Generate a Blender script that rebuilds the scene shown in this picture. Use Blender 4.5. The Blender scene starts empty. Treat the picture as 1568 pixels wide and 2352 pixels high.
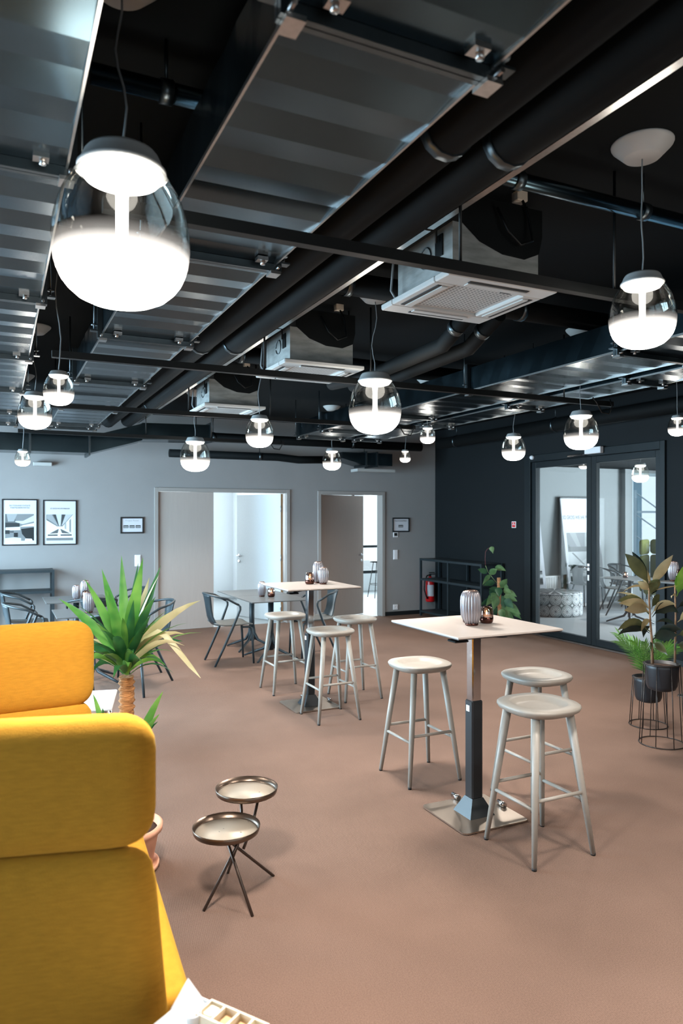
import bpy, math, random
from mathutils import Vector, Matrix

# ------------------------------------------------------------------ camera, world, light, exposure
SC = bpy.context.scene
COL = SC.collection
YAW = math.radians(25.506)
cam_d = bpy.data.cameras.new('camera')
cam = bpy.data.objects.new('camera', cam_d)
COL.objects.link(cam)
cam.location = (0, 0, 1.72)
cam.rotation_euler = (math.radians(90), 0, -YAW)
cam_d.sensor_fit = 'HORIZONTAL'
cam_d.sensor_width = 24.0
cam_d.lens = 1660.0 / 1568.0 * 24.0
cam_d.shift_y = 11.0 / 1568.0
cam_d.clip_start = 0.05
cam_d.dof.use_dof = True
cam_d.dof.focus_distance = 4.6
cam_d.dof.aperture_fstop = 3.2
SC.camera = cam

SC.view_settings.view_transform = 'Standard'
SC.view_settings.look = 'None'
SC.view_settings.gamma = 1.0
SC.view_settings.use_curve_mapping = False
SC.view_settings.exposure = 0.0
SC.cycles.use_denoising = True
SC.cycles.use_adaptive_sampling = True
SC.cycles.adaptive_threshold = 0.07
SC.cycles.max_bounces = 5
SC.cycles.diffuse_bounces = 3
SC.cycles.glossy_bounces = 2
SC.cycles.transparent_max_bounces = 10
SC.cycles.sample_clamp_indirect = 6.0
SC.cycles.caustics_reflective = False
SC.cycles.caustics_refractive = False

W = bpy.data.worlds.new('sky')
SC.world = W
W.use_nodes = True
bg = W.node_tree.nodes['Background']
bg.inputs['Color'].default_value = (0.82, 0.92, 1.0, 1)
bg.inputs['Strength'].default_value = 1.6

LAMP = 22.0           # radiance of the glowing bowls
LAMP_COL = (1.0, 0.94, 0.87, 1)

def area_light(name, loc, rot, sx, sy, power, color):
    d = bpy.data.lights.new(name, 'AREA')
    d.shape = 'RECTANGLE'; d.size = sx; d.size_y = sy
    d.energy = power; d.color = color
    o = bpy.data.objects.new(name, d)
    COL.objects.link(o)
    o.location = loc; o.rotation_euler = rot
    return o

R = math.radians
# daylight through the windows of the left wall, the lobby and the side rooms, plus an added front fill
area_light('daylight_left', (-2.4, 8.2, 1.5), (0, R(-72), 0), 2.0, 5.4, 1650, (0.58, 0.82, 1.0))
area_light('daylight_left', (-2.4, 2.9, 1.4), (0, R(-80), 0), 2.0, 4.4, 190, (0.55, 0.80, 1.0))
area_light('front_fill', (2.0, -3.35, 1.5), (R(90), 0, 0), 6.5, 1.9, 20, (1.0, 0.88, 0.72))  # added warm fill from behind the camera, brightens the sofa panel
area_light('daylight_lobby', (13.9, 6.6, 1.6), (0, R(90), 0), 2.0, 4.2, 1700, (0.86, 0.94, 1.0))
area_light('daylight_project_room', (2.5, 15.1, 1.5), (R(-90), 0, 0), 3.0, 2.0, 420, (0.9, 0.96, 1.0))
area_light('daylight_meeting_room', (6.9, 15.1, 1.5), (R(-90), 0, 0), 3.0, 2.0, 260, (0.88, 0.96, 1.0))

# ------------------------------------------------------------------ helpers
def lin(r, g, b):
    def f(c):
        c /= 255.0
        return c / 12.92 if c <= 0.04045 else ((c + 0.055) / 1.055) ** 2.4
    return (f(r), f(g), f(b), 1.0)

MATS = {}
def mat(name, rgb, rough=0.5, metal=0.0, var=0.0, vscale=8.0, stretch=(1, 1, 1), bump=0.0, bscale=200.0,
        bstretch=(1, 1, 1), rvar=0.0, emit=0.0, spec=0.5, coat=0.0):
    if name in MATS:
        return MATS[name]
    m = bpy.data.materials.new(name)
    m.use_nodes = True
    nt = m.node_tree
    p = nt.nodes['Principled BSDF']
    c = lin(*rgb)
    p.inputs['Base Color'].default_value = c
    p.inputs['Roughness'].default_value = rough
    p.inputs['Metallic'].default_value = metal
    p.inputs['Specular IOR Level'].default_value = spec
    p.inputs['Coat Weight'].default_value = coat
    if emit:
        p.inputs['Emission Color'].default_value = c
        p.inputs['Emission Strength'].default_value = emit
    if var or rvar or bump:
        tc = nt.nodes.new('ShaderNodeTexCoord')
    if var or rvar:
        mp = nt.nodes.new('ShaderNodeMapping')
        mp.inputs['Scale'].default_value = stretch
        nz = nt.nodes.new('ShaderNodeTexNoise')
        nz.inputs['Scale'].default_value = vscale
        nz.inputs['Detail'].default_value = 5
        nt.links.new(tc.outputs['Object'], mp.inputs['Vector'])
        nt.links.new(mp.outputs['Vector'], nz.inputs['Vector'])
    if var:
        rp = nt.nodes.new('ShaderNodeValToRGB')
        rp.color_ramp.elements[0].position = 0.3
        rp.color_ramp.elements[1].position = 0.7
        rp.color_ramp.elements[0].color = (c[0] * (1 - var), c[1] * (1 - var), c[2] * (1 - var), 1)
        rp.color_ramp.elements[1].color = (min(1, c[0] * (1 + var)), min(1, c[1] * (1 + var)), min(1, c[2] * (1 + var)), 1)
        nt.links.new(nz.outputs['Fac'], rp.inputs['Fac'])
        nt.links.new(rp.outputs['Color'], p.inputs['Base Color'])
    if rvar:
        mr = nt.nodes.new('ShaderNodeMapRange')
        mr.inputs['To Min'].default_value = max(0.02, rough - rvar)
        mr.inputs['To Max'].default_value = min(1, rough + rvar)
        nt.links.new(nz.outputs['Fac'], mr.inputs['Value'])
        nt.links.new(mr.outputs['Result'], p.inputs['Roughness'])
    if bump:
        mp2 = nt.nodes.new('ShaderNodeMapping')
        mp2.inputs['Scale'].default_value = bstretch
        n2 = nt.nodes.new('ShaderNodeTexNoise')
        n2.inputs['Scale'].default_value = bscale
        n2.inputs['Detail'].default_value = 3
        bp = nt.nodes.new('ShaderNodeBump')
        bp.inputs['Strength'].default_value = bump
        bp.inputs['Distance'].default_value = 0.01
        nt.links.new(tc.outputs['Object'], mp2.inputs['Vector'])
        nt.links.new(mp2.outputs['Vector'], n2.inputs['Vector'])
        nt.links.new(n2.outputs['Fac'], bp.inputs['Height'])
        nt.links.new(bp.outputs['Normal'], p.inputs['Normal'])
    MATS[name] = m
    return m

def glass_mat(name, tint=(1, 1, 1, 1), refl=0.08, edge=0.6, rough=0.0):
    """thin pane or shell: mostly clear, reflecting more towards grazing angles"""
    m = bpy.data.materials.new(name)
    m.use_nodes = True
    nt = m.node_tree
    nt.nodes.clear()
    out = nt.nodes.new('ShaderNodeOutputMaterial')
    tr = nt.nodes.new('ShaderNodeBsdfTransparent')
    tr.inputs['Color'].default_value = tint
    gl = nt.nodes.new('ShaderNodeBsdfGlossy')
    gl.inputs['Roughness'].default_value = rough
    lw = nt.nodes.new('ShaderNodeLayerWeight')
    lw.inputs['Blend'].default_value = 0.5
    pw = nt.nodes.new('ShaderNodeMath'); pw.operation = 'POWER'; pw.inputs[1].default_value = 2.6
    nt.links.new(lw.outputs['Facing'], pw.inputs[0])
    mr = nt.nodes.new('ShaderNodeMapRange')
    mr.inputs['To Min'].default_value = refl
    mr.inputs['To Max'].default_value = edge
    mx = nt.nodes.new('ShaderNodeMixShader')
    nt.links.new(pw.outputs['Value'], mr.inputs['Value'])
    nt.links.new(mr.outputs['Result'], mx.inputs['Fac'])
    nt.links.new(tr.outputs['BSDF'], mx.inputs[1])
    nt.links.new(gl.outputs['BSDF'], mx.inputs[2])
    nt.links.new(mx.outputs['Shader'], out.inputs['Surface'])
    MATS[name] = m
    return m

def emit_mat(name, color, strength):
    m = bpy.data.materials.new(name)
    m.use_nodes = True
    nt = m.node_tree
    nt.nodes.clear()
    out = nt.nodes.new('ShaderNodeOutputMaterial')
    e = nt.nodes.new('ShaderNodeEmission')
    e.inputs['Color'].default_value = color
    e.inputs['Strength'].default_value = strength
    nt.links.new(e.outputs['Emission'], out.inputs['Surface'])
    MATS[name] = m
    return m

class MB:
    """collects geometry for ONE mesh object"""
    def __init__(self):
        self.v = []; self.f = []; self.sm = []
    def add(self, vs, fs, smooth=False, M=None):
        b = len(self.v)
        for p in vs:
            p = Vector(p)
            self.v.append(M @ p if M is not None else p)
        for q in fs:
            self.f.append([b + i for i in q]); self.sm.append(smooth)
        return self
    def box(self, x0, x1, y0, y1, z0, z1, M=None):
        vs = [(x0, y0, z0), (x1, y0, z0), (x1, y1, z0), (x0, y1, z0), (x0, y0, z1), (x1, y0, z1), (x1, y1, z1), (x0, y1, z1)]
        fs = [(3, 2, 1, 0), (4, 5, 6, 7), (0, 1, 5, 4), (1, 2, 6, 5), (2, 3, 7, 6), (3, 0, 4, 7)]
        return self.add(vs, fs, False, M)
    def bbox(self, x0, x1, y0, y1, z0, z1, b=0.004, M=None):
        """box with chamfered edges"""
        vs = []
        idx = {}
        cx, cy, cz = (x0 + x1) / 2, (y0 + y1) / 2, (z0 + z1) / 2
        hx, hy, hz = abs(x1 - x0) / 2, abs(y1 - y0) / 2, abs(z1 - z0) / 2
        b = min(b, hx * .9, hy * .9, hz * .9)
        for sx in (-1, 1):
            for sy in (-1, 1):
                for sz in (-1, 1):
                    for a in range(3):
                        d = [hx - b, hy - b, hz - b]
                        d[a] = (hx, hy, hz)[a]
                        idx[(sx, sy, sz, a)] = len(vs)
                        vs.append((cx + sx * d[0], cy + sy * d[1], cz + sz * d[2]))
        fs = []
        for a in range(3):
            o = [k for k in range(3) if k != a]
            for s in (-1, 1):
                q = []
                for (u, w) in ((-1, -1), (1, -1), (1, 1), (-1, 1)):
                    k = [0, 0, 0]; k[a] = s; k[o[0]] = u; k[o[1]] = w
                    q.append(idx[(k[0], k[1], k[2], a)])
                flip = (s == 1) != (a != 1)
                fs.append(q[::-1] if flip else q)
        for a in range(3):
            for c in range(a + 1, 3):
                o = 3 - a - c
                for sa in (-1, 1):
                    for sc in (-1, 1):
                        q = []
                        for (so, ax) in ((-1, a), (1, a), (1, c), (-1, c)):
                            k = [0, 0, 0]; k[a] = sa; k[c] = sc; k[o] = so
                            q.append(idx[(k[0], k[1], k[2], ax)])
                        fs.append(q)
        for sx in (-1, 1):
            for sy in (-1, 1):
                for sz in (-1, 1):
                    fs.append([idx[(sx, sy, sz, 0)], idx[(sx, sy, sz, 1)], idx[(sx, sy, sz, 2)]])
        return self.add(vs, fs, False, M)
    def tube(self, pts, r, n=8, cap=True, smooth=True, M=None):
        pts = [Vector(p) for p in pts]
        rs = r if isinstance(r, (list, tuple)) else [r] * len(pts)
        vs = []; fs = []
        prev = None
        for i, p in enumerate(pts):
            if i == 0: t = pts[1] - pts[0]
            elif i == len(pts) - 1: t = pts[-1] - pts[-2]
            else: t = (pts[i + 1] - pts[i]).normalized() + (pts[i] - pts[i - 1]).normalized()
            t.normalize()
            if prev is None:
                u = t.orthogonal().normalized()
            else:
                u = prev - t * prev.dot(t)
                u = u.normalized() if u.length > 1e-6 else t.orthogonal().normalized()
            prev = u
            w = t.cross(u)
            for k in range(n):
                a = 2 * math.pi * k / n
                vs.append(p + (u * math.cos(a) + w * math.sin(a)) * rs[i])
        for i in range(len(pts) - 1):
            for k in range(n):
                k2 = (k + 1) % n
                fs.append((i * n + k, i * n + k2, (i + 1) * n + k2, (i + 1) * n + k))
        self.add(vs, fs, smooth, M)
        if cap:
            b = len(self.v) - len(vs)
            self.f.append([b + k for k in range(n)][::-1]); self.sm.append(False)
            self.f.append([b + (len(pts) - 1) * n + k for k in range(n)]); self.sm.append(False)
        return self
    def lathe(self, prof, n=32, rib=0, depth=0.0, smooth=True, M=None, se=0.0):
        """prof: (r, z) from bottom to top; rib: number of flutes; se: superellipse exponent"""
        vs = []; fs = []
        for (r, z) in prof:
            for k in range(n):
                a = 2 * math.pi * k / n
                rr = r
                if rib: rr = r * (1 - depth * (1 - abs(math.sin(rib * a / 2))))
                if se:
                    rr = r / (abs(math.cos(a)) ** se + abs(math.sin(a)) ** se) ** (1 / se)
                vs.append((rr * math.cos(a), rr * math.sin(a), z))
        for i in range(len(prof) - 1):
            for k in range(n):
                k2 = (k + 1) % n
                fs.append((i * n + k, i * n + k2, (i + 1) * n + k2, (i + 1) * n + k))
        if prof[0][0] > 1e-4: fs.append(tuple(range(n))[::-1])
        if prof[-1][0] > 1e-4: fs.append(tuple((len(prof) - 1) * n + k for k in range(n)))
        return self.add(vs, fs, smooth, M)
    def prism(self, poly, axis, a0, a1, M=None):
        """2-D polygon extruded along axis 'x','y' or 'z'"""
        n = len(poly)
        def mk(p, a):
            if axis == 'x': return (a, p[0], p[1])
            if axis == 'y': return (p[0], a, p[1])
            return (p[0], p[1], a)
        vs = [mk(p, a0) for p in poly] + [mk(p, a1) for p in poly]
        fs = [tuple(range(n))[::-1], tuple(range(n, 2 * n))]
        for k in range(n):
            k2 = (k + 1) % n
            fs.append((k, k2, n + k2, n + k))
        return self.add(vs, fs, False, M)
    def ribbon(self, pts, ws, side, fold=0.25, thick=0.0, M=None):
        """leaf: strip along pts with half widths ws; side = sideways direction; fold lifts the edges"""
        pts = [Vector(p) for p in pts]; side = Vector(side)
        vs = []; fs = []
        n = len(pts)
        for i, p in enumerate(pts):
            t = (pts[min(i + 1, n - 1)] - pts[max(i - 1, 0)]).normalized()
            s = side - t * side.dot(t)
            s = s.normalized() if s.length > 1e-5 else t.orthogonal().normalized()
            up = s.cross(t)
            w = ws[i]
            vs += [p - s * w + up * w * fold, p, p + s * w + up * w * fold]
        for i in range(n - 1):
            for k in range(2):
                fs.append((i * 3 + k, i * 3 + k + 1, (i + 1) * 3 + k + 1, (i + 1) * 3 + k))
        return self.add(vs, fs, True, M)
    def mesh(self, name, m):
        me = bpy.data.meshes.new(name)
        me.from_pydata([tuple(p) for p in self.v], [], self.f)
        me.polygons.foreach_set('use_smooth', self.sm)
        me.materials.append(m)
        me.update()
        return me
    def build(self, name, m, parent=None, loc=None, label=None):
        o = bpy.data.objects.new(name, self.mesh(name, m))
        COL.objects.link(o)
        if parent is not None: o.parent = parent
        if loc is not None: o.location = loc
        if label: o['label'] = label
        return o

def fix_normals(o):
    import bmesh
    bm = bmesh.new(); bm.from_mesh(o.data)
    bmesh.ops.recalc_face_normals(bm, faces=bm.faces[:])
    bm.to_mesh(o.data); bm.free()
    return o

def rnd_mod(o, w=0.01, seg=2):
    b = o.modifiers.new('bevel', 'BEVEL'); b.width = w; b.segments = seg; b.limit_method = 'ANGLE'
    return o
def subd(o, lv=2):
    s = o.modifiers.new('subsurf', 'SUBSURF'); s.levels = lv; s.render_levels = lv
    for p in o.data.polygons: p.use_smooth = True
    return o

def thing(name, label, cat, loc=(0, 0, 0), rz=0.0, group=None):
    o = bpy.data.objects.new(name, None)
    o.empty_display_size = 0.1
    COL.objects.link(o)
    o.location = loc; o.rotation_euler = (0, 0, rz)
    o['label'] = label; o['category'] = cat
    if group: o['group'] = group
    return o
def tag(o, label, cat, group=None):
    o['label'] = label; o['category'] = cat
    if group: o['group'] = group
    return o
def struct(o):
    o['kind'] = 'structure'
    return o
def copy_thing(root, loc, rz, label):
    r = root.copy(); COL.objects.link(r)
    r.location = loc; r.rotation_euler = (0, 0, rz); r['label'] = label
    for ch in list(root.children):
        c = ch.copy(); COL.objects.link(c); c.parent = r
        for g in list(ch.children):
            d = g.copy(); COL.objects.link(d); d.parent = c
    return r

def text_part(body, size, m, parent, M, align='CENTER', name='lettering', xs=1.0):
    cu = bpy.data.curves.new(name, 'FONT')
    cu.body = body; cu.size = size; cu.align_x = align; cu.align_y = 'CENTER'; cu.extrude = 0.0004
    tmp = bpy.data.objects.new(name, cu)
    COL.objects.link(tmp)
    dg = bpy.context.evaluated_depsgraph_get()
    me = bpy.data.meshes.new_from_object(tmp.evaluated_get(dg))
    bpy.data.objects.remove(tmp, do_unlink=True)
    me.transform(M @ Matrix.Diagonal((xs, 1, 1, 1)))
    me.materials.clear(); me.materials.append(m)
    o = bpy.data.objects.new(name, me)
    COL.objects.link(o); o.parent = parent
    return o
# text plane facing -Y (reads left to right along +X)
FACE_MY = Matrix.Rotation(R(90), 4, 'X')
# text plane facing -X (reads left to right along -Y)
FACE_MX = Matrix.Rotation(R(-90), 4, 'Z') @ Matrix.Rotation(R(90), 4, 'X')
def TR(x, y, z): return Matrix.Translation((x, y, z))
def RZ(a): return Matrix.Rotation(a, 4, 'Z')
def RX(a): return Matrix.Rotation(a, 4, 'X')
def RY(a): return Matrix.Rotation(a, 4, 'Y')

# ------------------------------------------------------------------ materials
def carpet_mat():
    m = mat('brown_loop_carpet', (146, 116, 101), 0.97, spec=0.15)
    nt = m.node_tree; p = nt.nodes['Principled BSDF']
    tc = nt.nodes.new('ShaderNodeTexCoord')
    big = nt.nodes.new('ShaderNodeTexNoise'); big.inputs['Scale'].default_value = 1.1; big.inputs['Detail'].default_value = 6
    fine = nt.nodes.new('ShaderNodeTexNoise'); fine.inputs['Scale'].default_value = 210; fine.inputs['Detail'].default_value = 2
    mp = nt.nodes.new('ShaderNodeMapping'); mp.inputs['Rotation'].default_value = (0, 0, R(8)); 
    wv = nt.nodes.new('ShaderNodeTexWave'); wv.inputs['Scale'].default_value = 42; wv.inputs['Distortion'].default_value = 1.2
    wv.inputs['Detail'].default_value = 2; wv.inputs['Detail Scale'].default_value = 3
    for n in (big, fine): nt.links.new(tc.outputs['Object'], n.inputs['Vector'])
    nt.links.new(tc.outputs['Object'], mp.inputs['Vector']); nt.links.new(mp.outputs['Vector'], wv.inputs['Vector'])
    add = nt.nodes.new('ShaderNodeMix'); add.data_type = 'FLOAT'; add.inputs['Factor'].default_value = 0.6
    nt.links.new(big.outputs['Fac'], add.inputs['A']); nt.links.new(fine.outputs['Fac'], add.inputs['B'])
    rp = nt.nodes.new('ShaderNodeValToRGB')
    rp.color_ramp.elements[0].position = 0.36; rp.color_ramp.elements[1].position = 0.64
    rp.color_ramp.elements[0].color = lin(103, 82, 71); rp.color_ramp.elements[1].color = lin(128, 103, 90)
    nt.links.new(add.outputs['Result'], rp.inputs['Fac']); nt.links.new(rp.outputs['Color'], p.inputs['Base Color'])
    ad2 = nt.nodes.new('ShaderNodeMath'); ad2.operation = 'ADD'
    nt.links.new(fine.outputs['Fac'], ad2.inputs[0]); nt.links.new(wv.outputs['Fac'], ad2.inputs[1])
    bp = nt.nodes.new('ShaderNodeBump'); bp.inputs['Strength'].default_value = 0.22; bp.inputs['Distance'].default_value = 0.008
    nt.links.new(ad2.outputs['Value'], bp.inputs['Height']); nt.links.new(bp.outputs['Normal'], p.inputs['Normal'])
    return m
M_CARPET = carpet_mat()
M_WALL = mat('warm_grey_paint', (142, 139, 138), 0.85, var=0.03, vscale=3, bump=0.04, bscale=300)
M_DARKWALL = mat('charcoal_paint', (10, 16, 19), 0.75, spec=0.3, var=0.06, vscale=3, bump=0.05, bscale=250)
M_CEIL = mat('black_ceiling_paint', (2, 6, 8), 0.95, spec=0.2, var=0.1, vscale=2)
M_BLACKPIPE = mat('black_pipe_insulation', (1, 4, 5), 0.75, spec=0.2, var=0.15, vscale=6)
M_BLACKSTEEL = mat('black_steel', (2, 4, 5), 0.5, spec=0.3)
M_WHITEWALL = mat('white_paint', (238, 242, 244), 0.8)
M_FRAMEGREY = mat('grey_lacquer', (150, 145, 141), 0.45)
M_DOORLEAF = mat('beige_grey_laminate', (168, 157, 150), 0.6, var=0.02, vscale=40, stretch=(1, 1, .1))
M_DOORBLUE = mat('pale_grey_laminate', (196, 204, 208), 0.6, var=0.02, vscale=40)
M_WOODEDGE = mat('wood_edge', (176, 138, 98), 0.6, var=0.15, vscale=12, stretch=(8, 8, .5))
M_BASEBOARD = mat('black_skirting', (18, 24, 27), 0.5)
M_GALV = mat('galvanised_steel', (60, 76, 84), 0.24, metal=1.0, var=0.14, vscale=2.2, rvar=0.07)
M_GALVDARK = mat('galvanised_flange', (84, 92, 96), 0.36, metal=1.0, var=0.1, vscale=14)
M_GALVBOX = mat('dull_galvanised_box', (132, 134, 132), 0.55, metal=0.3, var=0.28, vscale=7, stretch=(1, 1, 4))
M_CHROME = mat('polished_chrome', (205, 205, 208), 0.08, metal=1.0)
M_STEEL = mat('brushed_steel', (178, 176, 174), 0.28, metal=1.0, var=0.08, vscale=60)
M_ACWHITE = mat('white_plastic', (172, 172, 170), 0.5)
M_ACGRILL = mat('grille_plastic', (170, 170, 168), 0.5)
M_DARKSLOT = mat('dark_slot', (20, 24, 26), 0.7)
M_LAMPGREY = mat('lamp_grey_plastic', (150, 152, 152), 0.5)
M_CORD = mat('grey_cord', (120, 124, 126), 0.5)
M_GLASS = glass_mat('lamp_glass', (0.93, 0.93, 0.89, 1), 0.03, 0.85, 0.02)
M_PANE = glass_mat('clear_pane', (0.93, 0.96, 0.97, 1), 0.05, 0.7)
M_BOWL = emit_mat('lit_opal_glass', LAMP_COL, LAMP)
M_DISC = emit_mat('lit_diffuser', LAMP_COL, LAMP * 0.7)
def frost_mat():
    """opal glass fading upwards into clear glass (generated z runs 0..1 over the band)"""
    m = bpy.data.materials.new('frosted_glass'); m.use_nodes = True
    nt = m.node_tree; nt.nodes.clear()
    out = nt.nodes.new('ShaderNodeOutputMaterial')
    tc = nt.nodes.new('ShaderNodeTexCoord'); sp = nt.nodes.new('ShaderNodeSeparateXYZ')
    nt.links.new(tc.outputs['Generated'], sp.inputs['Vector'])
    tr = nt.nodes.new('ShaderNodeBsdfTransparent'); tr.inputs['Color'].default_value = (.93, .93, .9, 1)
    em = nt.nodes.new('ShaderNodeEmission'); em.inputs['Color'].default_value = LAMP_COL
    r1 = nt.nodes.new('ShaderNodeValToRGB'); e = r1.color_ramp.elements
    e[0].position = 0.0; e[0].color = (1, 1, 1, 1); e[1].position = 1.0; e[1].color = (0, 0, 0, 1)
    q = r1.color_ramp.elements.new(0.5); q.color = (.75, .75, .75, 1)
    r2 = nt.nodes.new('ShaderNodeMapRange'); r2.inputs['From Max'].default_value = 0.62
    r2.inputs['To Min'].default_value = 3.0; r2.inputs['To Max'].default_value = 0.55
    mx = nt.nodes.new('ShaderNodeMixShader')
    nt.links.new(sp.outputs['Z'], r1.inputs['Fac']); nt.links.new(sp.outputs['Z'], r2.inputs['Value'])
    nt.links.new(r2.outputs['Result'], em.inputs['Strength'])
    nt.links.new(r1.outputs['Color'], mx.inputs['Fac'])
    nt.links.new(tr.outputs['BSDF'], mx.inputs[1]); nt.links.new(em.outputs['Emission'], mx.inputs[2])
    nt.links.new(mx.outputs['Shader'], out.inputs['Surface'])
    return m
M_FROST = frost_mat()
M_TABLETOP = mat('beige_grey_compact_top', (186, 175, 167), 0.38, var=0.03, vscale=30)
M_TABLETOPDARK = mat('dark_grey_compact_top', (92, 94, 94), 0.35, var=0.03, vscale=30)
M_TABLEEDGE = mat('dark_table_core', (70, 62, 58), 0.5)
M_BLACKCOL = mat('black_powder_coat', (22, 27, 31), 0.42, var=0.05, vscale=30)
M_BASE = mat('smoked_steel_plate', (196, 182, 168), 0.3, metal=1.0, var=0.05, vscale=10)
M_STOOL = mat('grey_beige_lacquer', (152, 145, 136), 0.45, var=0.03, vscale=20)
M_RUBBER = mat('dark_rubber', (25, 26, 28), 0.7)
M_CHAIR = mat('dark_slate_plastic', (32, 43, 48), 0.48, var=0.05, vscale=30)
M_CHAIRSEAT = mat('grey_seat_ply', (96, 98, 96), 0.5, var=0.06, vscale=30)
M_YELLOW = mat('mustard_wool', (182, 130, 42), 0.95, var=0.09, vscale=30, stretch=(1, 1, 5), bump=0.25, bscale=420, spec=0.15)
MATS['mustard_wool'].node_tree.nodes['Principled BSDF'].inputs['Sheen Weight'].default_value = 0.35
MATS['mustard_wool'].node_tree.nodes['Principled BSDF'].inputs['Sheen Tint'].default_value = lin(240, 200, 90)
M_TERRA = mat('pale_terracotta', (226, 168, 138), 0.8, var=0.06, vscale=20)
M_SOIL = mat('soil', (58, 40, 30), 0.95, var=0.3, vscale=60)
M_TRUNK = mat('yucca_bark', (176, 122, 74), 0.85, var=0.35, vscale=16, stretch=(1, 1, 6), bump=0.8, bscale=40, bstretch=(1, 1, 4))
def leaf_mat(name, a, b, rough=0.4, tl=0.25, spec=0.5):
    m = mat(name, a, rough, spec=spec)
    nt = m.node_tree; p = nt.nodes['Principled BSDF']
    tc = nt.nodes.new('ShaderNodeTexCoord')
    nz = nt.nodes.new('ShaderNodeTexNoise'); nz.inputs['Scale'].default_value = 9
    rp = nt.nodes.new('ShaderNodeValToRGB')
    rp.color_ramp.elements[0].position = 0.35; rp.color_ramp.elements[1].position = 0.65
    rp.color_ramp.elements[0].color = lin(*a); rp.color_ramp.elements[1].color = lin(*b)
    nt.links.new(tc.outputs['Object'], nz.inputs['Vector']); nt.links.new(nz.outputs['Fac'], rp.inputs['Fac'])
    nt.links.new(rp.outputs['Color'], p.inputs['Base Color'])
    p.inputs['Transmission Weight'].default_value = 0.0
    p.inputs['Subsurface Weight'].default_value = 0.0
    tr = nt.nodes.new('ShaderNodeBsdfTranslucent'); nt.links.new(rp.outputs['Color'], tr.inputs['Color'])
    mx = nt.nodes.new('ShaderNodeMixShader'); mx.inputs['Fac'].default_value = tl
    out = nt.nodes['Material Output']
    nt.links.new(p.outputs['BSDF'], mx.inputs[1]); nt.links.new(tr.outputs['BSDF'], mx.inputs[2])
    nt.links.new(mx.outputs['Shader'], out.inputs['Surface'])
    return m
M_YUC = leaf_mat('yucca_green', (74, 140, 60), (126, 178, 82))
M_YUCD = leaf_mat('yucca_dark_green', (34, 92, 54), (62, 122, 66))
M_YUCP = leaf_mat('yucca_pale_dry', (196, 190, 140), (226, 214, 170))
M_FIC = leaf_mat('rubber_leaf_olive', (70, 78, 52), (104, 104, 68), 0.3, 0.1)
M_FICD = leaf_mat('rubber_leaf_dark', (26, 40, 36), (44, 58, 48), 0.25, 0.05)
M_FICP = leaf_mat('rubber_leaf_underside', (168, 152, 112), (190, 172, 132), 0.35, 0.1)
M_FICL = leaf_mat('rubber_leaf_young', (96, 140, 54), (130, 170, 70), 0.35, 0.25)
M_STEMB = mat('woody_stem', (150, 116, 88), 0.8, var=0.2, vscale=30)
M_POTH = leaf_mat('pothos_green', (70, 104, 62), (112, 140, 92), 0.35, 0.15)
M_POTHD = leaf_mat('pothos_dark_green', (30, 70, 50), (60, 98, 64), 0.35, 0.15)
M_PALM = leaf_mat('palm_green', (62, 106, 52), (104, 142, 76), 0.5, 0.25)
M_COIR = mat('coir_pole', (168, 118, 78), 0.95, var=0.3, vscale=40, bump=0.6, bscale=80)
M_POT = mat('black_ceramic_pot', (34, 36, 40), 0.45)
M_WIRE = mat('dark_bronze_wire', (62, 54, 50), 0.4, metal=0.6)
M_VASE = mat('silver_lilac_glaze', (150, 144, 148), 0.28, metal=0.55, var=0.08, vscale=14, coat=0.3)
M_VASET = mat('copper_sheen_glaze', (190, 150, 132), 0.18, metal=0.85, var=0.1, vscale=14)
M_COPPER = mat('dark_copper_cup', (84, 52, 44), 0.2, metal=0.9)
M_MERC = glass_mat('smoked_copper_glass', (0.62, 0.46, 0.40, 1), 0.25, 0.9, 0.03)
M_FLAME = emit_mat('candle_flame', (1.0, 0.62, 0.3, 1), 9.0)
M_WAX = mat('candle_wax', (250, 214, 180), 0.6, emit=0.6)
M_TRAYTOP = mat('champagne_lacquer_tray', (200, 188, 172), 0.42, metal=0.35)
M_TRAYRIM = mat('bronze_tray_rim', (110, 94, 82), 0.3, metal=0.9)
M_TRAYLEG = mat('bronze_rod', (84, 74, 68), 0.35, metal=0.8)
M_WHITE = mat('white_lacquer', (236, 234, 232), 0.4)
M_CREAM = mat('cream_plastic', (246, 232, 206), 0.5)
M_CARAMEL = mat('caramel_card', (206, 160, 112), 0.7)
M_RACK = mat('dark_slate_steel', (29, 40, 45), 0.5)
M_RED = mat('fire_red_paint', (206, 22, 28), 0.3)
M_PAPER = mat('white_paper', (204, 204, 210), 0.7)
M_INK = mat('dark_ink', (44, 48, 54), 0.8)
M_INKLIGHT = mat('grey_ink', (150, 154, 158), 0.8)
M_BLACKFRAME = mat('black_picture_frame', (12, 16, 20), 0.4)
M_SWITCH = mat('white_switch_plastic', (232, 230, 232), 0.35)
M_GLASSFRAME = mat('anthracite_aluminium', (22, 31, 35), 0.42, metal=0.3)
M_LOBBYFLOOR = mat('pale_concrete_floor', (158, 161, 163), 0.5, var=0.06, vscale=1.6)
M_LOBBYWALL = mat('pale_grey_wall', (150, 153, 153), 0.85)
M_GREEN = mat('olive_wool', (120, 122, 62), 0.95, var=0.1, vscale=30)
GREY = {}
def grey(v):
    if v not in GREY: GREY[v] = mat('print_grey_%d' % v, (v, v + 2 if v < 253 else v, v + 3 if v < 252 else v), 0.8)
    return GREY[v]
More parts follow.
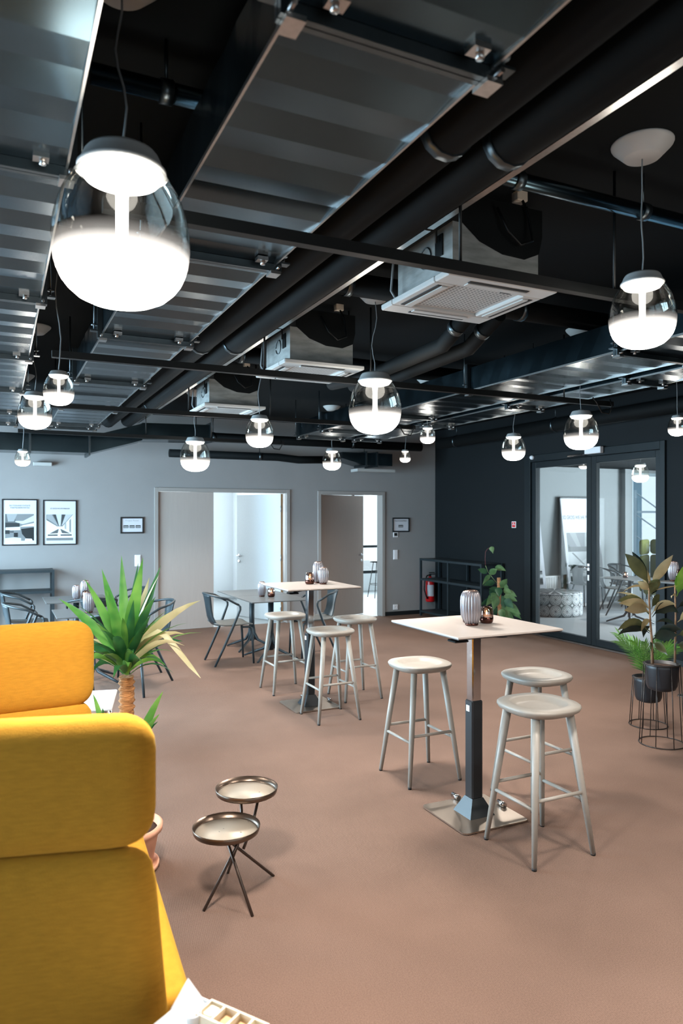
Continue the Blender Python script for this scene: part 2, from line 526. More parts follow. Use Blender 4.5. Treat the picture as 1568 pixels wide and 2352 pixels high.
def pouf_mat():
    m = mat('mosaic_print_fabric', (220, 222, 222), 0.85)
    nt = m.node_tree; p = nt.nodes['Principled BSDF']
    tc = nt.nodes.new('ShaderNodeTexCoord')
    sep = nt.nodes.new('ShaderNodeSeparateXYZ'); nt.links.new(tc.outputs['Object'], sep.inputs['Vector'])
    def math_n(op, a, b=None):
        n = nt.nodes.new('ShaderNodeMath'); n.operation = op
        for i, s in enumerate((a, b)):
            if s is None: continue
            if isinstance(s, (int, float)): n.inputs[i].default_value = s
            else: nt.links.new(s, n.inputs[i])
        return n.outputs['Value']
    ang = math_n('ARCTAN2', sep.outputs['Y'], sep.outputs['X'])
    u = math_n('MULTIPLY', ang, 0.5 / 0.205)
    fu = math_n('SUBTRACT', math_n('FRACT', u), 0.5)
    v = math_n('MULTIPLY', sep.outputs['Z'], 1 / 0.205)
    fv = math_n('SUBTRACT', math_n('FRACT', v), 0.5)
    d = math_n('SQRT', math_n('ADD', math_n('MULTIPLY', fu, fu), math_n('MULTIPLY', fv, fv)))
    spoke = math_n('GREATER_THAN', math_n('SINE', math_n('MULTIPLY', math_n('ARCTAN2', fv, fu), 12)), -0.45)
    rg = nt.nodes.new('ShaderNodeValToRGB'); rg.color_ramp.interpolation = 'CONSTANT'
    el = rg.color_ramp.elements
    el[0].position = 0.0; el[0].color = (.05, .05, .05, 1); el[1].position = 0.07; el[1].color = (1, 1, 1, 1)
    for ps, vv in ((.10, .1), (.13, 1), (.31, .15), (.335, .9), (.375, .2), (.43, .95), (.47, .16)):
        q = el.new(ps); q.color = (vv, vv, vv, 1)
    nt.links.new(d, rg.inputs['Fac'])
    mid_ = math_n('MULTIPLY', math_n('GREATER_THAN', d, .13), math_n('LESS_THAN', d, .31))
    k = math_n('MULTIPLY', rg.outputs['Color'], math_n('ADD', math_n('SUBTRACT', 1.0, mid_), math_n('MULTIPLY', mid_, spoke)))
    star = math_n('LESS_THAN', math_n('ADD', math_n('SUBTRACT', .5, math_n('ABSOLUTE', fu)), math_n('SUBTRACT', .5, math_n('ABSOLUTE', fv))), .12)
    k = math_n('MAXIMUM', k, math_n('MULTIPLY', star, .85))
    rp = nt.nodes.new('ShaderNodeMix'); rp.data_type = 'RGBA'
    rp.inputs['A'].default_value = lin(52, 56, 60); rp.inputs['B'].default_value = lin(216, 218, 218)
    nt.links.new(k, rp.inputs['Factor'])
    nt.links.new(rp.outputs['Result'], p.inputs['Base Color'])
    return m
M_POUF = pouf_mat()

# ------------------------------------------------------------------ the setting
YB = 10.98; XR = 7.10; ZC = 3.25; XL = -2.0; YF = -3.0
struct(MB().box(XL - .2, XR + .02, YF - .2, YB + .06, -0.1, 0.0).build('floor', M_CARPET))
struct(MB().box(XR + .02, 13.7, 3.4, YB + .2, -0.1, -0.001).build('lobby_floor', M_LOBBYFLOOR))
struct(MB().box(XL, 9.0, YB + .06, 15.0, -0.1, -0.002).build('side_room_floor', mat('grey_linoleum', (150, 156, 158), 0.5)))
struct(MB().box(XL - .2, XR + .15, YF - .2, YB + .12, ZC, ZC + .1).build('ceiling', M_CEIL))
wb = MB()
D1 = (2.150, 4.285, 2.135); D2 = (4.818, 6.048, 2.128)
for a, b in ((XL - .2, D1[0]), (D1[1], D2[0]), (D2[1], 13.7)):
    if b > 13: b = XR
    wb.box(a, b, YB, YB + .14, 0, ZC)
wb.box(D1[0], D1[1], YB, YB + .14, D1[2], ZC)
wb.box(D2[0], D2[1], YB, YB + .14, D2[2], ZC)
struct(wb.build('wall_back', M_WALL))
# right wall, charcoal, with the glass door opening
G0, G1, GZ = 6.02, 8.52, 2.62
wr = MB()
wr.box(XR, XR + .14, G1, YB + .14, 0, ZC); wr.box(XR, XR + .14, YF - .2, G0, 0, ZC); wr.box(XR, XR + .14, G0, G1, GZ, ZC)
struct(wr.build('wall_right', M_DARKWALL))
# left wall with a row of windows
wl = MB()
wl.box(XL - .2, XL, YF - .2, YB + .14, 0, 0.35); wl.box(XL - .2, XL, YF - .2, YB + .14, 2.35, ZC)
WY = [0.8, 2.7, 4.6, 6.5, 8.4, 10.3]
wl.box(XL - .2, XL, YF - .2, WY[0], .35, 2.35)
for k in range(5): wl.box(XL - .2, XL, WY[k + 1] - .12, WY[k + 1] if k < 4 else YB + .14, .35, 2.35)
struct(wl.build('wall_left', M_WALL))
for k in range(5):
    y0, y1 = WY[k], WY[k + 1] - .12
    w = MB()
    w.box(XL - .12, XL - .06, y0, y0 + .05, .35, 2.35); w.box(XL - .12, XL - .06, y1 - .05, y1, .35, 2.35)
    w.box(XL - .12, XL - .06, y0 + .05, y1 - .05, .35, .40); w.box(XL - .12, XL - .06, y0 + .05, y1 - .05, 2.30, 2.35)
    o = struct(w.build('window_%d' % (k + 1), M_GLASSFRAME))
    MB().box(XL - .095, XL - .085, y0 + .05, y1 - .05, .40, 2.30).build('pane', M_PANE, o)
wf = MB()
wf.box(XL - .2, -1.4, YF - .14, YF, 0, ZC); wf.box(5.4, XR, YF - .14, YF, 0, ZC)
wf.box(-1.4, 5.4, YF - .14, YF, 0, .5); wf.box(-1.4, 5.4, YF - .14, YF, 2.5, ZC)
struct(wf.build('wall_front', M_WALL))
w = MB(); w.box(-1.4, 5.4, YF - .09, YF - .04, .5, .56); w.box(-1.4, 5.4, YF - .09, YF - .04, 2.44, 2.5)
for x in (-1.4, 0.8, 3.0, 5.34): w.box(x, x + .06, YF - .09, YF - .04, .56, 2.44)
o = struct(w.build('window_6', M_GLASSFRAME))
MB().box(-1.34, 5.34, YF - .07, YF - .06, .56, 2.44).build('pane', M_PANE, o)
# skirting
for a, b in ((XL, D1[0] - .02), (D1[1] + .02, D2[0] - .02), (D2[1] + .02, XR)):
    struct(MB().box(a, b, YB - .014, YB, 0, .07).build('baseboard_back', M_BASEBOARD))
struct(MB().box(XR - .014, XR, G1 + .08, YB - .014, 0, .07).build('baseboard_right', M_BASEBOARD))
struct(MB().box(XR - .014, XR, YF, G0 - .08, 0, .07).build('baseboard_right', M_BASEBOARD))

# side rooms behind the two doors, white and full of daylight
rm = MB()
rm.box(0.9, 1.0, YB + .14, 15.0, 0, 2.9); rm.box(4.55, 4.68, YB + .14, 14.9, 0, 2.9); rm.box(8.9, 9.0, YB + .34, 15.0, 0, 2.9)
rm.box(1.0, 1.3, 14.9, 15.0, 0, 2.9); rm.box(3.7, 5.3, 14.9, 15.0, 0, 2.9); rm.box(8.5, 8.9, 14.9, 15.0, 0, 2.9)

for a, b in ((1.3, 3.7), (5.3, 8.5)): rm.box(a, b, 14.9, 15.0, 2.55, 2.9); rm.box(a, b, 14.9, 15.0, 0, .40)
struct(rm.build('wall_side_rooms', M_WHITEWALL))
struct(MB().box(0.9, 9.0, YB + .14, 15.0, 2.9, 3.0).build('ceiling_side_rooms', M_WHITEWALL))
for k, (a, b) in enumerate(((1.3, 3.7), (5.3, 8.5))):
    w = MB()
    w.box(a, b, 14.93, 14.98, .40, .47); w.box(a, b, 14.93, 14.98, 2.48, 2.55); w.box(a, b, 14.92, 14.99, 1.0, 1.06)
    n = 3
    for j in range(n + 1):
        x = a + (b - a - .06) * j / n
        w.box(x, x + .06, 14.93, 14.98, .47, 2.48)
    o = struct(w.build('window_%d' % (7 + k), M_GLASSFRAME))
    MB().box(a + .06, b - .06, 14.95, 14.96, .47, 2.48).build('pane', M_PANE, o)

# ---- door_1: double door, left leaf shut, right leaf swung into the bright room
def door_frame(x0, x1, z1, nm):
    """x0,x1 = outer edges of the casing"""
    d = bpy.data.objects.new(nm, None); COL.objects.link(d); d.location = (x0, YB, 0); struct(d)
    wd = x1 - x0
    f = MB()
    c = .058
    f.bbox(0, c, -.022, .17, 0, z1, .003); f.bbox(wd - c, wd, -.022, .17, 0, z1, .003); f.bbox(c, wd - c, -.022, .17, z1 - c, z1, .003)
    f.build('casing', M_FRAMEGREY, d)
    return d
def lever(parent, x, y, s=1, side=-1):
    h = MB()
    h.tube([(x, y, 1.05), (x, y + side * .05, 1.05), (x - s * .02, y + side * .055, 1.05), (x - s * .12, y + side * .055, 1.05)], .009, 8)
    h.lathe([(.026, 0), (.026, .008)], 16, M=TR(x, y, 1.05) @ RX(R(90 * -side)))
    h.lathe([(.026, 0), (.026, .008)], 16, M=TR(x, y, .95) @ RX(R(90 * -side)))
    return h.build('handle', M_CHROME, parent)
d1 = door_frame(2.131, 4.304, 2.160, 'door_1')
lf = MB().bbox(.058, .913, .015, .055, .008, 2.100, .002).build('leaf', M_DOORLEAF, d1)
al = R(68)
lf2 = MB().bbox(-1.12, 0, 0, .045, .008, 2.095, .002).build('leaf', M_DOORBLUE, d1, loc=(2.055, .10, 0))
lf2.rotation_euler = (0, 0, -al)
MB().box(0, .004, 0, .045, .008, 2.095).build('edge_strip', M_WOODEDGE, lf2)
lever(lf2, -1.05, 0, -1, -1)
for z in (.25, 1.05, 1.85):
    MB().tube([(.012, -.006, z - .05), (.012, -.006, z + .05)], .010, 8).build('hinge', M_STEEL, lf2)
# ---- door_2: single leaf ajar
d2 = door_frame(4.799, 6.066, 2.150, 'door_2')
lf3 = MB().bbox(0, 1.09, 0, .045, .008, 2.090, .002).build('leaf', M_DOORLEAF, d2, loc=(.062, .05, 0))
lf3.rotation_euler = (0, 0, R(21))
lever(lf3, 1.03, 0, 1, -1)

# ---- door_3: double glass door in the charcoal wall
gd = bpy.data.objects.new('door_3', None); COL.objects.link(gd); gd.location = (XR, G0, 0); struct(gd)
wd = G1 - G0
fr = MB()
fr.bbox(-.03, .16, 0, .07, 0, GZ, .004); fr.bbox(-.03, .16, wd - .13, wd, 0, GZ, .004); fr.bbox(-.03, .16, .07, wd - .13, GZ - .10, GZ, .004)
fr.build('casing', M_GLASSFRAME, gd)
MB().bbox(-.04, .18, .07, wd - .13, 0, .02, .004).build('threshold', M_STEEL, gd)
mid = 1.19
for (a, b) in ((.072, mid - .003), (mid + .003, wd - .132)):
    s = MB()
    s.bbox(0, .065, a, a + .085, .022, GZ - .102, .004); s.bbox(0, .065, b - .085, b, .022, GZ - .102, .004)
    s.bbox(0, .065, a + .085, b - .085, .022, .112, .004); s.bbox(0, .065, a + .085, b - .085, GZ - .19, GZ - .102, .004)
    leafo = s.build('leaf', M_GLASSFRAME, gd)
    MB().box(.028, .036, a + .08, b - .08, .108, GZ - .185).build('pane', M_PANE, leafo)
h = MB()
yh_ = mid + .045
h.tube([(0, yh_, 1.05), (-.05, yh_, 1.05), (-.055, yh_ + .02, 1.05), (-.055, yh_ + .13, 1.05)], .010, 8)
h.bbox(-.008, .002, yh_ - .022, yh_ + .022, 1.0, 1.1, .003); h.bbox(-.008, .002, yh_ - .018, yh_ + .018, .87, .95, .003)
h.build('handle', M_CHROME, gd)
t = thing('door_closer', 'silver door closer box with arm above the glass double door', 'door closer', (XR - .035, 7.10, 2.545))
MB().bbox(-.06, 0, -.14, .14, .0, .085, .006).build('body', M_SWITCH, t)
MB().bbox(-.075, -.015, .16, .44, -.02, .01, .004).build('arm', M_CHROME, t)
o = MB().lathe([(0, 0), (.03, .004), (.032, .05), (.022, .07), (0, .072)], 16, M=RY(R(-90))).build('wall_sensor', M_SWITCH, loc=(XR - .002, 8.33, 2.585))
tag(o, 'small round white sensor on the charcoal wall above the glass door', 'sensor')

# ---- lobby behind the glass
lb = MB()
LX0, LX1 = 11.95, 13.55
lb.box(XR + .14, LX0, YB, YB + .14, 0, 2.75); lb.box(LX0, 13.7, YB, YB + .14, 0, .38); lb.box(LX0, 13.7, YB, YB + .14, 2.64, 2.75); lb.box(LX1, 13.7, YB, YB + .14, .38, 2.64)
lb.box(11.62, 11.78, YB - .12, YB, 0, 2.7)
lb.box(13.55, 13.7, 8.8, YB, 0, 2.75); lb.box(13.55, 13.7, 3.4, 4.4, 0, 2.75); lb.box(13.55, 13.7, 4.4, 8.8, 0, .5); lb.box(13.55, 13.7, 4.4, 8.8, 2.6, 2.75)
lb.box(XR + .14, 13.7, 3.3, 3.4, 0, 2.75)
struct(lb.build('wall_lobby', M_LOBBYWALL))
struct(MB().box(XR + .14, 13.7, 3.3, YB + .14, 2.70, 2.8).build('ceiling_lobby', M_CEIL))
struct(MB().box(XR + .15, LX0, YB - .013, YB, 0, .09).build('baseboard_lobby', M_BASEBOARD))
w = MB()
for x in (LX0, 12.75, LX1 - .06): w.box(x, x + .06, YB + .03, YB + .09, .38, 2.64)
w.box(LX0, LX1, YB + .03, YB + .09, .38, .44); w.box(LX0, LX1, YB + .03, YB + .09, 2.58, 2.64)
o = struct(w.build('window_9', mat('pale_window_frame', (176, 190, 196), 0.5)))
MB().box(LX0 + .06, LX1 - .06, YB + .055, YB + .06, .44, 2.58).build('pane', M_PANE, o)
w = MB()
for y in (4.4, 5.85, 7.3, 8.74): w.box(13.58, 13.64, y, y + .06, .5, 2.6)
o = struct(w.build('window_10', M_GLASSFRAME))
MB().box(13.605, 13.612, 4.46, 8.74, .5, 2.6).build('pane', M_PANE, o)
o = tag(MB().lathe([(.08, -.006), (.085, 0)], 24).build('downlight', emit_mat('downlight_glow', (1, .96, .9, 1), 8), loc=(8.9, 8.72, 2.692)), 'round recessed downlight in the dark lobby ceiling', 'downlight')

# outdoor steel stair seen through the lobby window
M_STAIR = mat('pale_painted_steel', (150, 168, 178), 0.5)
t = thing('outdoor_stair', 'pale steel stair with diagonal railings outside the lobby window', 'stair', (15.2, 13.4, 0))
for k in range(4):
    MB().tube([(-1.6, 0, 2.9 - k * .55), (1.6, 0, 1.25 - k * .55)], .018, 6).build('railing', M_STAIR, t)
for x in (-.55, .35, 1.2): MB().box(x - .04, x + .04, -.04, .04, 0, 2.4).build('post', M_STAIR, t)
MB().box(-1.6, 1.6, -.03, .03, 1.82, 1.87).build('landing_rail', M_STAIR, t)
MB().prism([(-1.6, .9), (1.6, -.3), (1.6, -.02), (-1.6, 1.2)], 'y', .05, .10).build('stringer', M_STAIR, t)
o = MB().box(-.25, .05, 0, .15, 0, 4.5).build('facade_column', mat('blue_grey_cladding', (110, 140, 156), 0.7), loc=(16.2, 14.6, 0))
tag(o, 'blue-grey facade column standing beyond the outdoor stair', 'column')
struct(MB().box(9, 22, YB + .2, 26, -.2, -.05).build('outdoor_ground', mat('pale_paving', (190, 192, 192), 0.9)))

# ------------------------------------------------------------------ ceiling services
def duct(name, label, x0, x1, y0, y1, z0, z1, flanges, group=None, pitch=0.125, rods=True):
    """rectangular sheet-metal duct along Y; every section between flanges is a part with cross-folded sheets"""
    t = thing(name, label, 'air duct', ((x0 + x1) / 2, y0, z0), 0, group)
    hw = (x1 - x0) / 2
    stops = [y0] + [f for f in flanges if y0 < f < y1] + [y1]
    for a, b in zip(stops[:-1], stops[1:]):
        a += .012; b -= .012
        n = max(2, int(round((b - a) / pitch)))
        vs = []; fs = []
        for i in range(n + 1):
            yy = a + (b - a) * i / n - y0
            d = .007 * (1 if i % 2 else -1) if 0 < i < n else 0
            vs += [(-hw, yy, d * .6), (hw, yy, d * .6), (hw, yy, z1 - z0), (-hw, yy, z1 - z0)]
            if 0 < i < n:
                vs[-4] = (-hw - abs(d) * .2, yy, d * .6); vs[-1] = (-hw - d * .3, yy, z1 - z0)
        for i in range(n):
            for k in range(4):
                k2 = (k + 1) % 4
                fs.append((i * 4 + k, (i + 1) * 4 + k, (i + 1) * 4 + k2, i * 4 + k2))
        m = MB(); m.add(vs, fs)
        sec = fix_normals(m.build('duct_section', M_GALV, t))
        for s in (-1, 1): MB().box(s * hw - .0035, s * hw + .0035, a - y0, b - y0, -.008, .004).build('edge_highlight', M_STEEL, sec)  # lighter steel strips stand in for the bright highlight along the duct edges
    for f in stops[1:-1] + ([y1] if y1 < 9.3 else []):
        g = MB(); yy = f - y0
        for s in (-1, 1):
            yc = yy + s * .010
            g.box(-hw - .03, hw + .03, yc - .008, yc + .008, -.032, -.001); g.box(-hw - .03, hw + .03, yc - .008, yc + .008, z1 - z0 + .001, z1 - z0 + .03)
            g.box(-hw - .03, -hw - .001, yc - .008, yc + .008, -.001, z1 - z0 + .001); g.box(hw + .001, hw + .03, yc - .008, yc + .008, -.001, z1 - z0 + .001)
        fl = g.build('flange', M_GALVDARK, t)
        for s in (-1, 1):
            c = MB()
            c.box(s * hw - .022, s * hw + .022, yy - .030, yy + .030, -.045, -.033)
            c.tube([(s * (hw + .01), yy - .045, -.02), (s * (hw + .01), yy + .045, -.02)], .007, 6)
            c.build('corner_bolt', M_STEEL, fl)
            b = MB()
            b.box(s * (hw - .075) - .022, s * (hw - .075) + .022, yy - .085, yy - .045, -.016, -.001)
            b.lathe([(.010, 0), (.010, .014)], 8, M=TR(s * (hw - .07), yy - .065, -.030))
            b.build('sheet_clamp', M_STEEL, fl)
            if rods:
                q = MB()
                q.tube([(s * (hw + .045), yy, .02), (s * (hw + .045), yy, ZC - z0)], .005, 6)
                q.lathe([(.018, 0), (.018, .006)], 12, M=TR(s * (hw + .045), yy, .04)); q.box(s * (hw + .045) - .022, s * (hw + .045) + .022, yy - .02, yy + .02, .005, .012)
                q.build('hanger_rod', M_GALVDARK, t)
    return t
duct('air_duct', 'wide galvanised duct running past the big lamp toward the back wall', 0.552, 1.052, -1.2, 9.05, 2.78, 2.98, [0.0, 1.40, 2.87, 4.36, 5.88, 7.38, 8.75], 'ceiling ducts')
duct('air_duct', 'bluish galvanised duct along the left edge of the ceiling', -0.47, 0.192, -1.2, 9.0, 2.78, 3.0, [0.9, 2.35, 3.79, 5.2, 6.58, 8.05], 'ceiling ducts')
duct('air_duct', 'broad galvanised duct above the glass door side of the room', 3.58, 4.22, 0.2, 8.8, 2.78, 2.968, [1.85, 3.40, 5.02, 6.55, 8.04], 'ceiling ducts')
duct('air_duct', 'narrow galvanised duct closest to the charcoal wall', 4.39, 4.78, 0.2, 8.8, 2.78, 2.96, [2.5, 4.09, 5.52, 7.05], 'ceiling ducts')

# duct along the back wall that steps up to the right
t = thing('air_duct', 'stepped galvanised cross duct in front of the back wall', 'air duct', (0, 9.65, 0), 0, 'ceiling ducts')
def skew(xa, xb, za0, za1, zb0, zb1, y0=0, y1=.42):
    m = MB()
    vs = [(xa, y0, za0), (xb, y0, zb0), (xb, y1, zb0), (xa, y1, za0), (xa, y0, za1), (xb, y0, zb1), (xb, y1, zb1), (xa, y1, za1)]
    m.add(vs, [(3, 2, 1, 0), (4, 5, 6, 7), (0, 1, 5, 4), (1, 2, 6, 5), (2, 3, 7, 6), (3, 0, 4, 7)])
    return m
for a in ((-.42, -.02, 2.53, 2.745, 2.53, 2.745), (.0, .36, 2.53, 2.745, 2.53, 2.745), (.38, 1.05, 2.53, 2.745, 2.53, 2.745), (1.075, 1.72, 2.53, 2.745, 2.72, 2.94), (1.72, 2.62, 2.735, 2.95, 2.76, 2.97)):
    skew(*a).build('duct_section', M_GALV, t)
for x, z0, z1 in ((-.01, 2.53, 2.745), (.37, 2.53, 2.745), (1.062, 2.53, 2.745), (2.63, 2.76, 2.97)):
    MB().box(x - .012, x + .012, -.03, .45, z0 - .03, z1 + .03).build('flange', M_GALVDARK, t)
t = thing('air_duct', 'short galvanised duct end above the ajar meeting room door', 'air duct', (5.0, 10.45, 2.56), 0, 'ceiling ducts')
skew(0, .42, .10, .20, 0, .20).build('duct_section', M_GALV, t)
for a, b in ((.44, .62), (.64, .92)): MB().box(a, b, 0, .40, 0, .20).build('duct_section', M_GALV, t)
for x in (.43, .63): MB().box(x - .01, x + .01, -.025, .425, -.025, .225).build('flange', M_GALVDARK, t)
MB().box(.30, 1.0, .05, .3, -.10, -.055).build('air_outlet', M_ACWHITE, t)
MB().tube([(.5, .2, .2), (.5, .2, .69)], .006, 6).build('hanger_rod', M_GALVDARK, t)
o = MB().bbox(0, .24, 0, .10, 0, .05, .006).build('emergency_light', M_ACWHITE, loc=(.46, 10.86, 2.43))
tag(o, 'flat white emergency light bar on the wall over the posters', 'emergency light')

# black channel bars across the room that carry the lamp feeds
for y, x0, x1, lb_ in ((2.37, .30, 4.9, 'black channel bar closest to the camera, crossing under the first ceiling cassette'),
                       (4.68, .30, 4.85, 'black channel bar crossing under the second ceiling cassette'),
                       (6.83, .30, 4.15, 'black channel bar crossing before the third ceiling cassette'),
                       (9.02, .22, 3.45, 'black channel bar farthest back, in front of the stepped duct')):
    t = thing('channel_bar', lb_, 'steel bar', (x0, y, 2.68), 0, 'black channel bars')
    MB().box(0, x1 - x0, -.02, .02, 0, .042).build('bar', M_BLACKSTEEL, t)
    for xx in [q_ - x0 for q_ in (1.65, 2.47, 4.305) if q_ < x1 - .1]:
        q = MB(); q.tube([(xx, 0, .042), (xx, 0, ZC - 2.68)], .007, 6); q.build('hanger_rod', M_BLACKSTEEL, t)
    ca = MB(); xe = x1 - x0 - .25
    ca.tube([(xe, -.025, .06), (xe + .04, -.03, .02), (xe + .10, -.03, -.06), (xe + .18, -.03, -.07), (xe + .22, -.03, 0), (xe + .20, -.02, .06)], .007, 6)
    ca.build('feed_cable', M_BLACKSTEEL, t)

# pipes
def pipe(name, label, pts, r, m=M_BLACKPIPE, group='ceiling pipes', cat='pipe', n=14, clips=()):
    base = Vector(pts[0])
    t = thing(name, label, cat, tuple(base), 0, group)
    MB().tube([Vector(p) - base for p in pts], r, n).build('pipe_run', m, t)
    for c in clips:
        c = Vector(c) - base
        q = MB()
        ax = (Vector(pts[1]) - Vector(pts[0])).normalized()
        q.tube([c - ax * .02, c + ax * .02], r + .006, n)
        q.tube([c + Vector((0, 0, r)), c + Vector((0, 0, ZC - .003 - base.z - c.z))], .006, 6)
        q.build('pipe_clip', M_GALVDARK, t)
    return t
pipe('insulated_pipe', 'thick black insulated pipe just right of the wide duct', [(1.27, -1, 2.93), (1.27, 9.5, 2.93)], .085, clips=[(1.27, 1.9, 2.93), (1.27, 4.9, 2.93), (1.27, 7.9, 2.93)])
pipe('insulated_pipe', 'second black insulated pipe beside the silver rail', [(1.51, -1, 2.95), (1.51, 9.5, 2.95)], .085, clips=[(1.51, 1.9, 2.95), (1.51, 4.9, 2.95), (1.51, 7.9, 2.95)])
t = thing('cable_rail', 'thin silver cable rail alongside the black pipes', 'cable rail', (1.72, -1, 2.985), 0, None)
for a in range(6): MB().box(-.016, .016, a * 1.86, a * 1.86 + 1.84, 0, .022).build('rail_length', M_STEEL, t)
pipe('drain_pipe', 'bright metal pipe crossing above the ducts near the camera', [(.26, 2.33, 3.08), (3.4, 2.33, 3.08)], .032, M_GALV, clips=[(.49, 2.33, 3.08), (1.9, 2.33, 3.08), (2.6, 2.33, 3.08)])
pipe('insulated_pipe', 'black cross pipe above the nearest ceiling cassette', [(1.6, 3.9, 3.12), (4.9, 3.9, 3.12)], .07, clips=[(1.9, 3.9, 3.12), (3.2, 3.9, 3.12)])
pipe('insulated_pipe', 'black cross pipe between the second and third ceiling cassettes', [(1.6, 6.0, 3.12), (5.4, 6.0, 3.12)], .07, clips=[(1.9, 6.0, 3.12), (3.2, 6.0, 3.12)])
pipe('insulated_pipe', 'black pipe under the ceiling along the top of the back wall', [(2.3, 10.72, 2.66), (4.0, 10.72, 2.66), (4.3, 10.6, 2.62), (4.85, 10.6, 2.64)], .06, clips=[(2.7, 10.72, 2.66), (3.7, 10.72, 2.66)])
pipe('insulated_pipe', 'second black pipe along the top of the back wall', [(2.2, 10.5, 2.90), (6.5, 10.5, 2.90)], .07, clips=[(2.9, 10.5, 2.90), (5.2, 10.5, 2.90)])
pipe('insulated_pipe', 'black pipe close to the charcoal wall above the glass door', [(6.75, 3, 2.95), (6.75, 10.3, 2.95)], .09, clips=[(6.75, 4.5, 2.95), (6.75, 7.5, 2.95), (6.75, 9.8, 2.95)])
pipe('insulated_pipe', 'left of two black pipes bending behind the first ceiling cassette', [(2.55, 3.55, 2.95), (2.58, 3.9, 2.82), (2.58, 4.9, 2.80), (2.58, 5.6, 2.85)], .05, clips=[(2.56, 3.72, 2.89)])
pipe('insulated_pipe', 'right of two black pipes bending behind the first ceiling cassette', [(2.75, 3.55, 2.95), (2.78, 3.9, 2.82), (2.78, 4.9, 2.80), (2.78, 5.6, 2.85)], .05, clips=[(2.76, 3.72, 2.89)])

# ceiling cassettes
def cassette(loc, label):
    t = thing('ceiling_cassette', label, 'air conditioner', loc, 0, 'ceiling cassettes')
    h = .31; s = .245
    p = MB()
    p.bbox(-h, h, -h, -h + .115, 0, .03, .006); p.bbox(-h, h, h - .115, h, 0, .03, .006)
    p.bbox(-h, -h + .115, -h + .115, h - .115, 0, .03, .006); p.bbox(h - .115, h, -h + .115, h - .115, 0, .03, .006)
    p.build('panel_frame', M_ACWHITE, t)
    g = MB(); q = h - .115
    g.box(-q, q, -q, q, .016, .028)
    gr = g.build('grille', M_ACGRILL, t)
    sl = MB()
    n = 16
    for i in range(n):
        for j in range(n):
            x = -q + .02 + (2 * q - .04) * (i + .5) / n; y = -q + .02 + (2 * q - .04) * (j + .5) / n
            d = (2 * q - .04) / n * .34
            sl.add([(x - d, y, .0155), (x, y - d, .0155), (x + d, y, .0155), (x, y + d, .0155)], [(0, 3, 2, 1)])
    o = sl.build('grille_holes', mat('grille_shadow', (96, 98, 98), 0.8), gr); o['kind'] = 'stuff'
    for k in range(4):
        v = MB(); v.bbox(-.17, .17, -h + .035, -h + .058, -.003, .004, .002, M=RZ(R(90 * k)))
        sw = v.build('air_slot', M_DARKSLOT, t)
        v = MB(); v.box(-.165, .165, -h + .060, -h + .092, -.006, -.001, M=RZ(R(90 * k)))
        v.build('louvre', M_ACWHITE, t)
    MB().box(.08, .14, -q + .015, -q + .03, .010, .017).build('badge', M_DARKSLOT, t)
    MB().box(-s, s, -s, s, .031, .27).build('housing', M_GALVBOX, t)
    for sx in (-1, 1):
        b = MB(); b.box(sx * (s + .004) - .003, sx * (s + .004) + .003, -.17, -.11, .14, .24); b.tube([(sx * (s + .02), -.14, .2), (sx * (s + .02), -.14, ZC - loc[2])], .006, 6)
        b.build('hanger_bracket', M_BLACKSTEEL, t)
    MB().tube([(-s - .004, -.02 + .05 * math.cos(a * .5), .17 + .05 * math.sin(a * .5)) for a in range(13)], .003, 6).build('knockout_ring', M_GALVDARK, t)
    c = MB(); c.tube([(-.02, -s - .03, .36), (.03, -s - .05, .25), (.10, -s - .05, .20), (.17, -s - .05, .23), (.16, -s - .03, .36), (.12, -s - .02, .45)], .007, 6)
    c.build('cable_loop', M_BLACKSTEEL, t)
    c = MB(); c.tube([(-s - .03, .2, .02), (-s - .05, .23, .08), (-s - .04, .22, .25), (-s - .03, .1, .45)], .006, 6); c.build('condensate_hose', M_CORD, t)
    d = MB(); d.prism([(-.20, .274), (-.10, .20), (.03, .16), (.16, .155), (.24, .19), (.26, .274), (.26, .40), (-.20, .40)], 'y', -s - .012, -s - .002)
    d.build('insulation_wrap', M_BLACKPIPE, t)
    MB().bbox(.10, .16, -s - .03, -s + .02, .42, .47, .004).build('junction_cap', mat('ivory_plastic', (196, 184, 168), 0.6), t)
    return t
cassette((2.10, 2.97, 2.785), 'white ceiling cassette unit closest to the camera')
cassette((2.10, 4.97, 2.785), 'white ceiling cassette unit between the nearest and farthest ones')
cassette((2.10, 7.10, 2.785), 'white ceiling cassette unit farthest from the camera')

